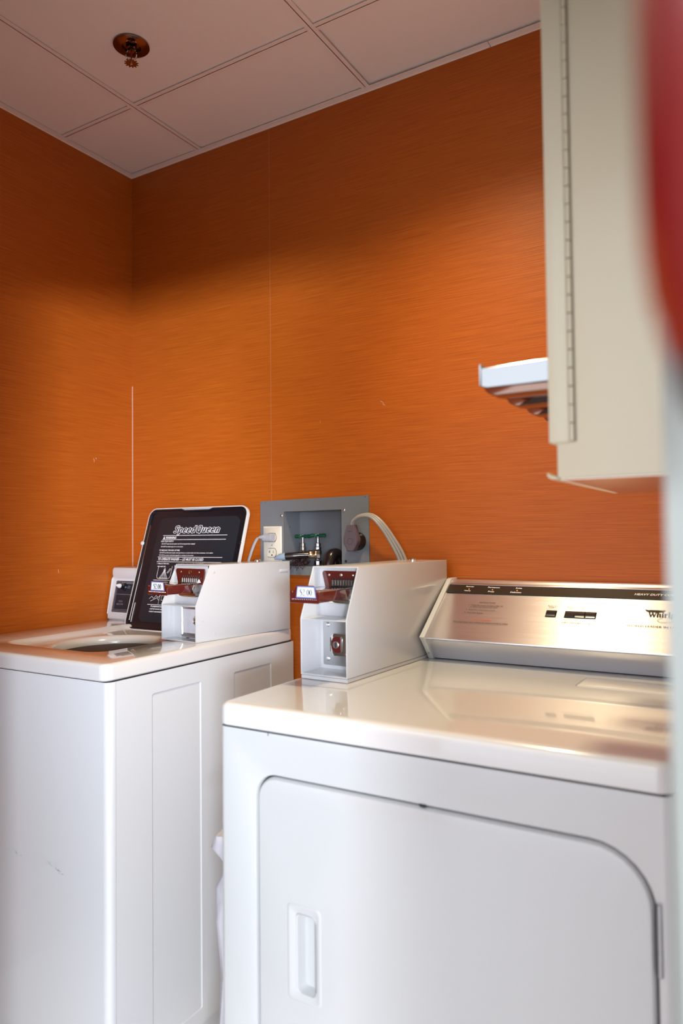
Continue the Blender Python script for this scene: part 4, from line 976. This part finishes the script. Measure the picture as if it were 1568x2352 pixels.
stack(bm, [([(p[0] * 1.0, p[1] * 1.0) for p in hexp], 0.0), ([(p[0] * 1.0, p[1]) for p in hexp], 0.016), ([(p[0] * 0.9, p[1] * 0.94 + 0.001) for p in hexp], 0.0185)], fpl, True, True)
plg = P('plug', bm, M['plug_grey'], dc)
bm = bmesh.new(); stroke(bm, [(0.0085 * math.cos(a * PI / 12), 0.0085 * math.sin(a * PI / 12) - 0.002) for a in range(24)], 0.0008, fpl @ Matrix.Translation((0, 0, 0.0186)), 0, True)
for u in (-0.0045, 0, 0.0045): prism(bm, circ(u, 0.0255, 0.0011, 8), 0.0184, 0.0188, fpl)
P('plug_marks', bm, M['black_gap'], dc)
bm = bmesh.new()
for k_ in (-1, 0, 1):
    o_ = Vector((0.0042 * k_, 0.0015 * k_, 0.0032 * k_))
    pth = smoothpath([Vector((-0.992, 1.712, 1.232)) + o_ * 0.5, Vector((-0.985, 1.708, 1.246)) + o_ * 0.5, Vector((-0.962, 1.703, 1.2575)) + o_ * 0.5, Vector((-0.928, 1.700, 1.2575)) + o_ * 0.7, Vector((-0.898, 1.699, 1.236)) + o_, Vector((-0.873, 1.712, 1.195)) + o_ * 1.2, Vector((-0.849, 1.724, 1.143)) + o_ * 1.5, Vector((-0.832, 1.727, 1.08)) + o_ * 1.5, Vector((-0.825, 1.727, 0.95)) + o_ * 1.5], 7)
    tube(bm, pth, 0.0043, 10)
P('cord', bm, M['cord_tan'], dc)

# ------------------------------------------------------------------ sprinkler
sp = thing('sprinkler_head', 'dark chrome fire sprinkler head hanging from the ceiling tile', 'sprinkler', (-1.360, 1.268, H))
bm = bmesh.new(); lathe(bm, [(0.0225, 0.004), (0.0225, -0.002), (0.0235, -0.0035), (0.0425, -0.0025), (0.0445, -0.0010), (0.0445, 0.0015)], I4, 48); obj('escutcheon', bm, M['bronze'], sp)
bm = bmesh.new(); lathe(bm, [(0.0222, 0.0030), (0, 0.0030)], I4, 32); obj('cup', bm, M['bronze'], sp)
bm = bmesh.new(); lathe(bm, [(0.013, 0.0028), (0.013, -0.006), (0.009, -0.008), (0.0085, -0.014), (0, -0.014)], I4, 6); hd = obj('nozzle', bm, M['bronze'], sp)
for s_ in (-1, 1):
    bm = bmesh.new(); tube(bm, smoothpath([(s_ * 0.008, 0, -0.010), (s_ * 0.0125, 0, -0.018), (s_ * 0.0115, 0, -0.030), (s_ * 0.004, 0, -0.040), (0, 0, -0.042)], 4), 0.0018, 8)
    o_ = obj('frame_arm', bm, M['chrome'], sp); o_.rotation_euler = (0, 0, 0.5)
bm = bmesh.new(); tube(bm, [(0, 0, -0.013), (0, 0, -0.040)], 0.0020, 8); obj('glass_bulb', bm, M['red'], sp)
bm = bmesh.new(); n_ = 48
dfl = []
for i in range(n_):
    ph = i % 4; rr = 0.0175 if ph in (0, 1) else (0.0125)
    a = 2 * PI * i / n_; dfl.append((rr * math.cos(a), rr * math.sin(a)))
prism(bm, dfl, -0.0445, -0.0432); obj('deflector', bm, M['bronze'], sp)
bm = bmesh.new(); lathe(bm, [(0.005, -0.0433), (0.005, -0.040), (0.003, -0.038)], I4, 12); lathe(bm, [(0.004, -0.0447), (0.003, -0.0475), (0, -0.048)], I4, 12); obj('hub', bm, M['chrome'], sp)

# ------------------------------------------------------------------ soap vending machine on the right wall
vm = thing('vending_machine', 'cream wall-mounted laundry soap vending machine with chrome coin slides', 'vending machine', (-0.11, 1.1, 1.27))
VX0, VY0, VY1, VZ0, VZ1 = -0.2300, 0.900, 1.300, 1.2735, 2.10
bm = bmesh.new()
box(bm, VX0, -0.0015, VY0, VY1, VZ0, VZ1, 0.003, 2)
P('cabinet', bm, M['cream'], vm)
bm = bmesh.new()
box(bm, -0.2380, -0.2135, VY0 - 0.0045, VY1 + 0.002, 1.3175, 2.085, 0.0015, 2)
P('door', bm, M['cream'], vm)
bm = bmesh.new()
nk = 24; z0 = 1.3185; kz = (2.08 - z0) / 34
for i in range(34):
    a = z0 + i * kz
    tube(bm, [(-0.2105, VY0 - 0.0030, a + 0.0004), (-0.2105, VY0 - 0.0030, a + kz - 0.0014)], 0.0028, 10)
P('piano_hinge', bm, M['cream'], vm)
bm = bmesh.new(); box(bm, -0.2130, -0.2060, VY0 - 0.0022, VY0, 1.3185, 2.083); P('hinge_leaf', bm, M['cream_dark'], vm)
bm = bmesh.new()                                        # delivery lip along the bottom front
box(bm, VX0 + 0.004, -0.006, VY0 + 0.004, VY1 - 0.004, VZ0 - 0.0012, VZ0 + 0.002)  # metal sheet added so the cream underside mirrors the orange wall
P('bottom_pan', bm, M['pan'], vm); bm = bmesh.new()
prism(bm, [(-0.2300, 1.2735), (-0.2370, 1.2735), (-0.2405, 1.2755), (-0.2425, 1.2800), (-0.2410, 1.2810), (-0.2390, 1.2775), (-0.2360, 1.2762), (-0.2300, 1.2762)], -VY1, -VY0, frame((0, 0, 0), (1, 0, 0), (0, 0, 1), (0, -1, 0)))
P('delivery_lip', bm, M['cream'], vm)
for i in range(4):
    y0 = 0.963 + 0.1 * i
    bm = bmesh.new()
    prism(bm, [(-0.3480, 1.4120), (-0.3400, 1.4095), (-0.236, 1.4095), (-0.236, 1.4395), (-0.3480, 1.4370)], -(y0 + 0.048), -y0, fpz, 0.0006, 1)
    cs = P('coin_slide', bm, M['slide_chrome'], vm)
    bm = bmesh.new(); prism(bm, [(-0.3505, 1.4130), (-0.3485, 1.4120), (-0.3478, 1.4385), (-0.3482, 1.4430), (-0.3500, 1.4430), (-0.3505, 1.4400)], -(y0 + 0.049), -(y0 - 0.001), fpz, 0.0004, 1); P('push_plate', bm, M['slide_chrome'], cs)
    bm = bmesh.new(); prism(bm, [(-0.3460, 1.4110), (-0.236, 1.4090), (-0.236, 1.3990), (-0.3280, 1.3990), (-0.3370, 1.4005), (-0.3430, 1.4050)], -(y0 + 0.044), -(y0 + 0.004), fpz, 0.0008, 2); P('slide_rail', bm, M['bronze'], cs)

# ------------------------------------------------------------------ fire extinguisher outside the opening, close to the camera
ex = thing('fire_extinguisher', 'blurred red cylinder with dark foot at the right edge, in front of white wall', 'fire extinguisher', (0.0325, 0.196, 1.230))
bm = bmesh.new(); r_ = 0.060
lathe(bm, [(0.0, 0.016), (0.030, 0.015), (0.0530, 0.016), (0.0545, 0.020), (0.0560, 0.025), (0.0582, 0.034), (0.0595, 0.045), (r_, 0.058), (r_, 0.33), (0.056, 0.355), (0.044, 0.376), (0.025, 0.388), (0.017, 0.392), (0.017, 0.41), (0, 0.41)], I4, 64); cyl = obj('cylinder', bm, M['red'], ex)
bm = bmesh.new(); lathe(bm, [(0.026, 0.004), (0.040, 0.002), (0.0480, 0.003), (0.0505, 0.007), (0.0535, 0.0155), (0.050, 0.0155), (0.02, 0.014)], I4, 48); obj('foot_ring', bm, M['boot'], ex)
bm = bmesh.new(); lathe(bm, [(0.015, 0.40), (0.018, 0.405), (0.018, 0.43), (0.010, 0.44), (0, 0.44)], I4, 20); obj('valve', bm, M['dull_steel'], ex)
bm = bmesh.new(); box(bm, -0.008, 0.008, -0.02, 0.085, 0.442, 0.450, 0.002); box(bm, -0.008, 0.008, -0.02, 0.075, 0.425, 0.431, 0.002); obj('handle', bm, M['black_gap'], ex)
bm = bmesh.new(); box(bm, -0.012, 0.012, r_ - 0.001, 0.184, 0.25, 0.31, 0.002); obj('bracket', bm, M['dull_steel'], ex)
bm = bmesh.new(); box(bm, -0.012, 0.012, r_ - 0.001, 0.184, 0.085, 0.11, 0.002); obj('bracket', bm, M['dull_steel'], ex)

# ------------------------------------------------------------------ plastic bag between the machines
bm = bmesh.new(); rs = random.Random(4)
rows = []
lv_ = [(0.0, 0.055, 0.15), (0.05, 0.066, 0.17), (0.2, 0.066, 0.165), (0.36, 0.062, 0.15), (0.46, 0.060, 0.12), (0.52, 0.046, 0.08), (0.555, 0.028, 0.04), (0.60, 0.036, 0.05), (0.625, 0.02, 0.03)]
for z, a, b in lv_:
    row = []
    for k_ in range(28):
        t_ = 2 * PI * k_ / 28; f = 1 + 0.09 * math.sin(5 * t_ + z * 9) + rs.uniform(-0.05, 0.05)
        row.append(bm.verts.new((-0.938 + a * f * math.cos(t_), 1.26 + b * f * math.sin(t_) - (0.12 * max(0, z - 0.4) / 0.2 if z > 0.4 else 0), z + 0.001)))
    rows.append(row)
for a, b in zip(rows, rows[1:]):
    for k_ in range(28): bm.faces.new((a[k_], a[(k_ + 1) % 28], b[(k_ + 1) % 28], b[k_]))
bm.faces.new(rows[-1]); bm.faces.new(rows[0][::-1])
tag(obj('plastic_bag', bm, M['bag'], smooth=60), 'crumpled white plastic bag squeezed in the gap between washer and dryer', 'bag')

# ------------------------------------------------------------------ recessed ceiling lamp (its light is the spot set at the top)
dl = thing('recessed_downlight', 'round recessed warm ceiling downlight above the dryer', 'ceiling lamp', (LAMP[0], LAMP[1], H))
bm = bmesh.new(); lathe(bm, [(0.075, 0.0), (0.095, -0.002), (0.097, 0.0), (0.095, 0.002)], I4, 40); obj('trim_ring', bm, M['tbar'], dl)
bm = bmesh.new(); lathe(bm, [(0.075, 0.001), (0, 0.001)], I4, 40); obj('lens', bm, M['bulb'], dl)
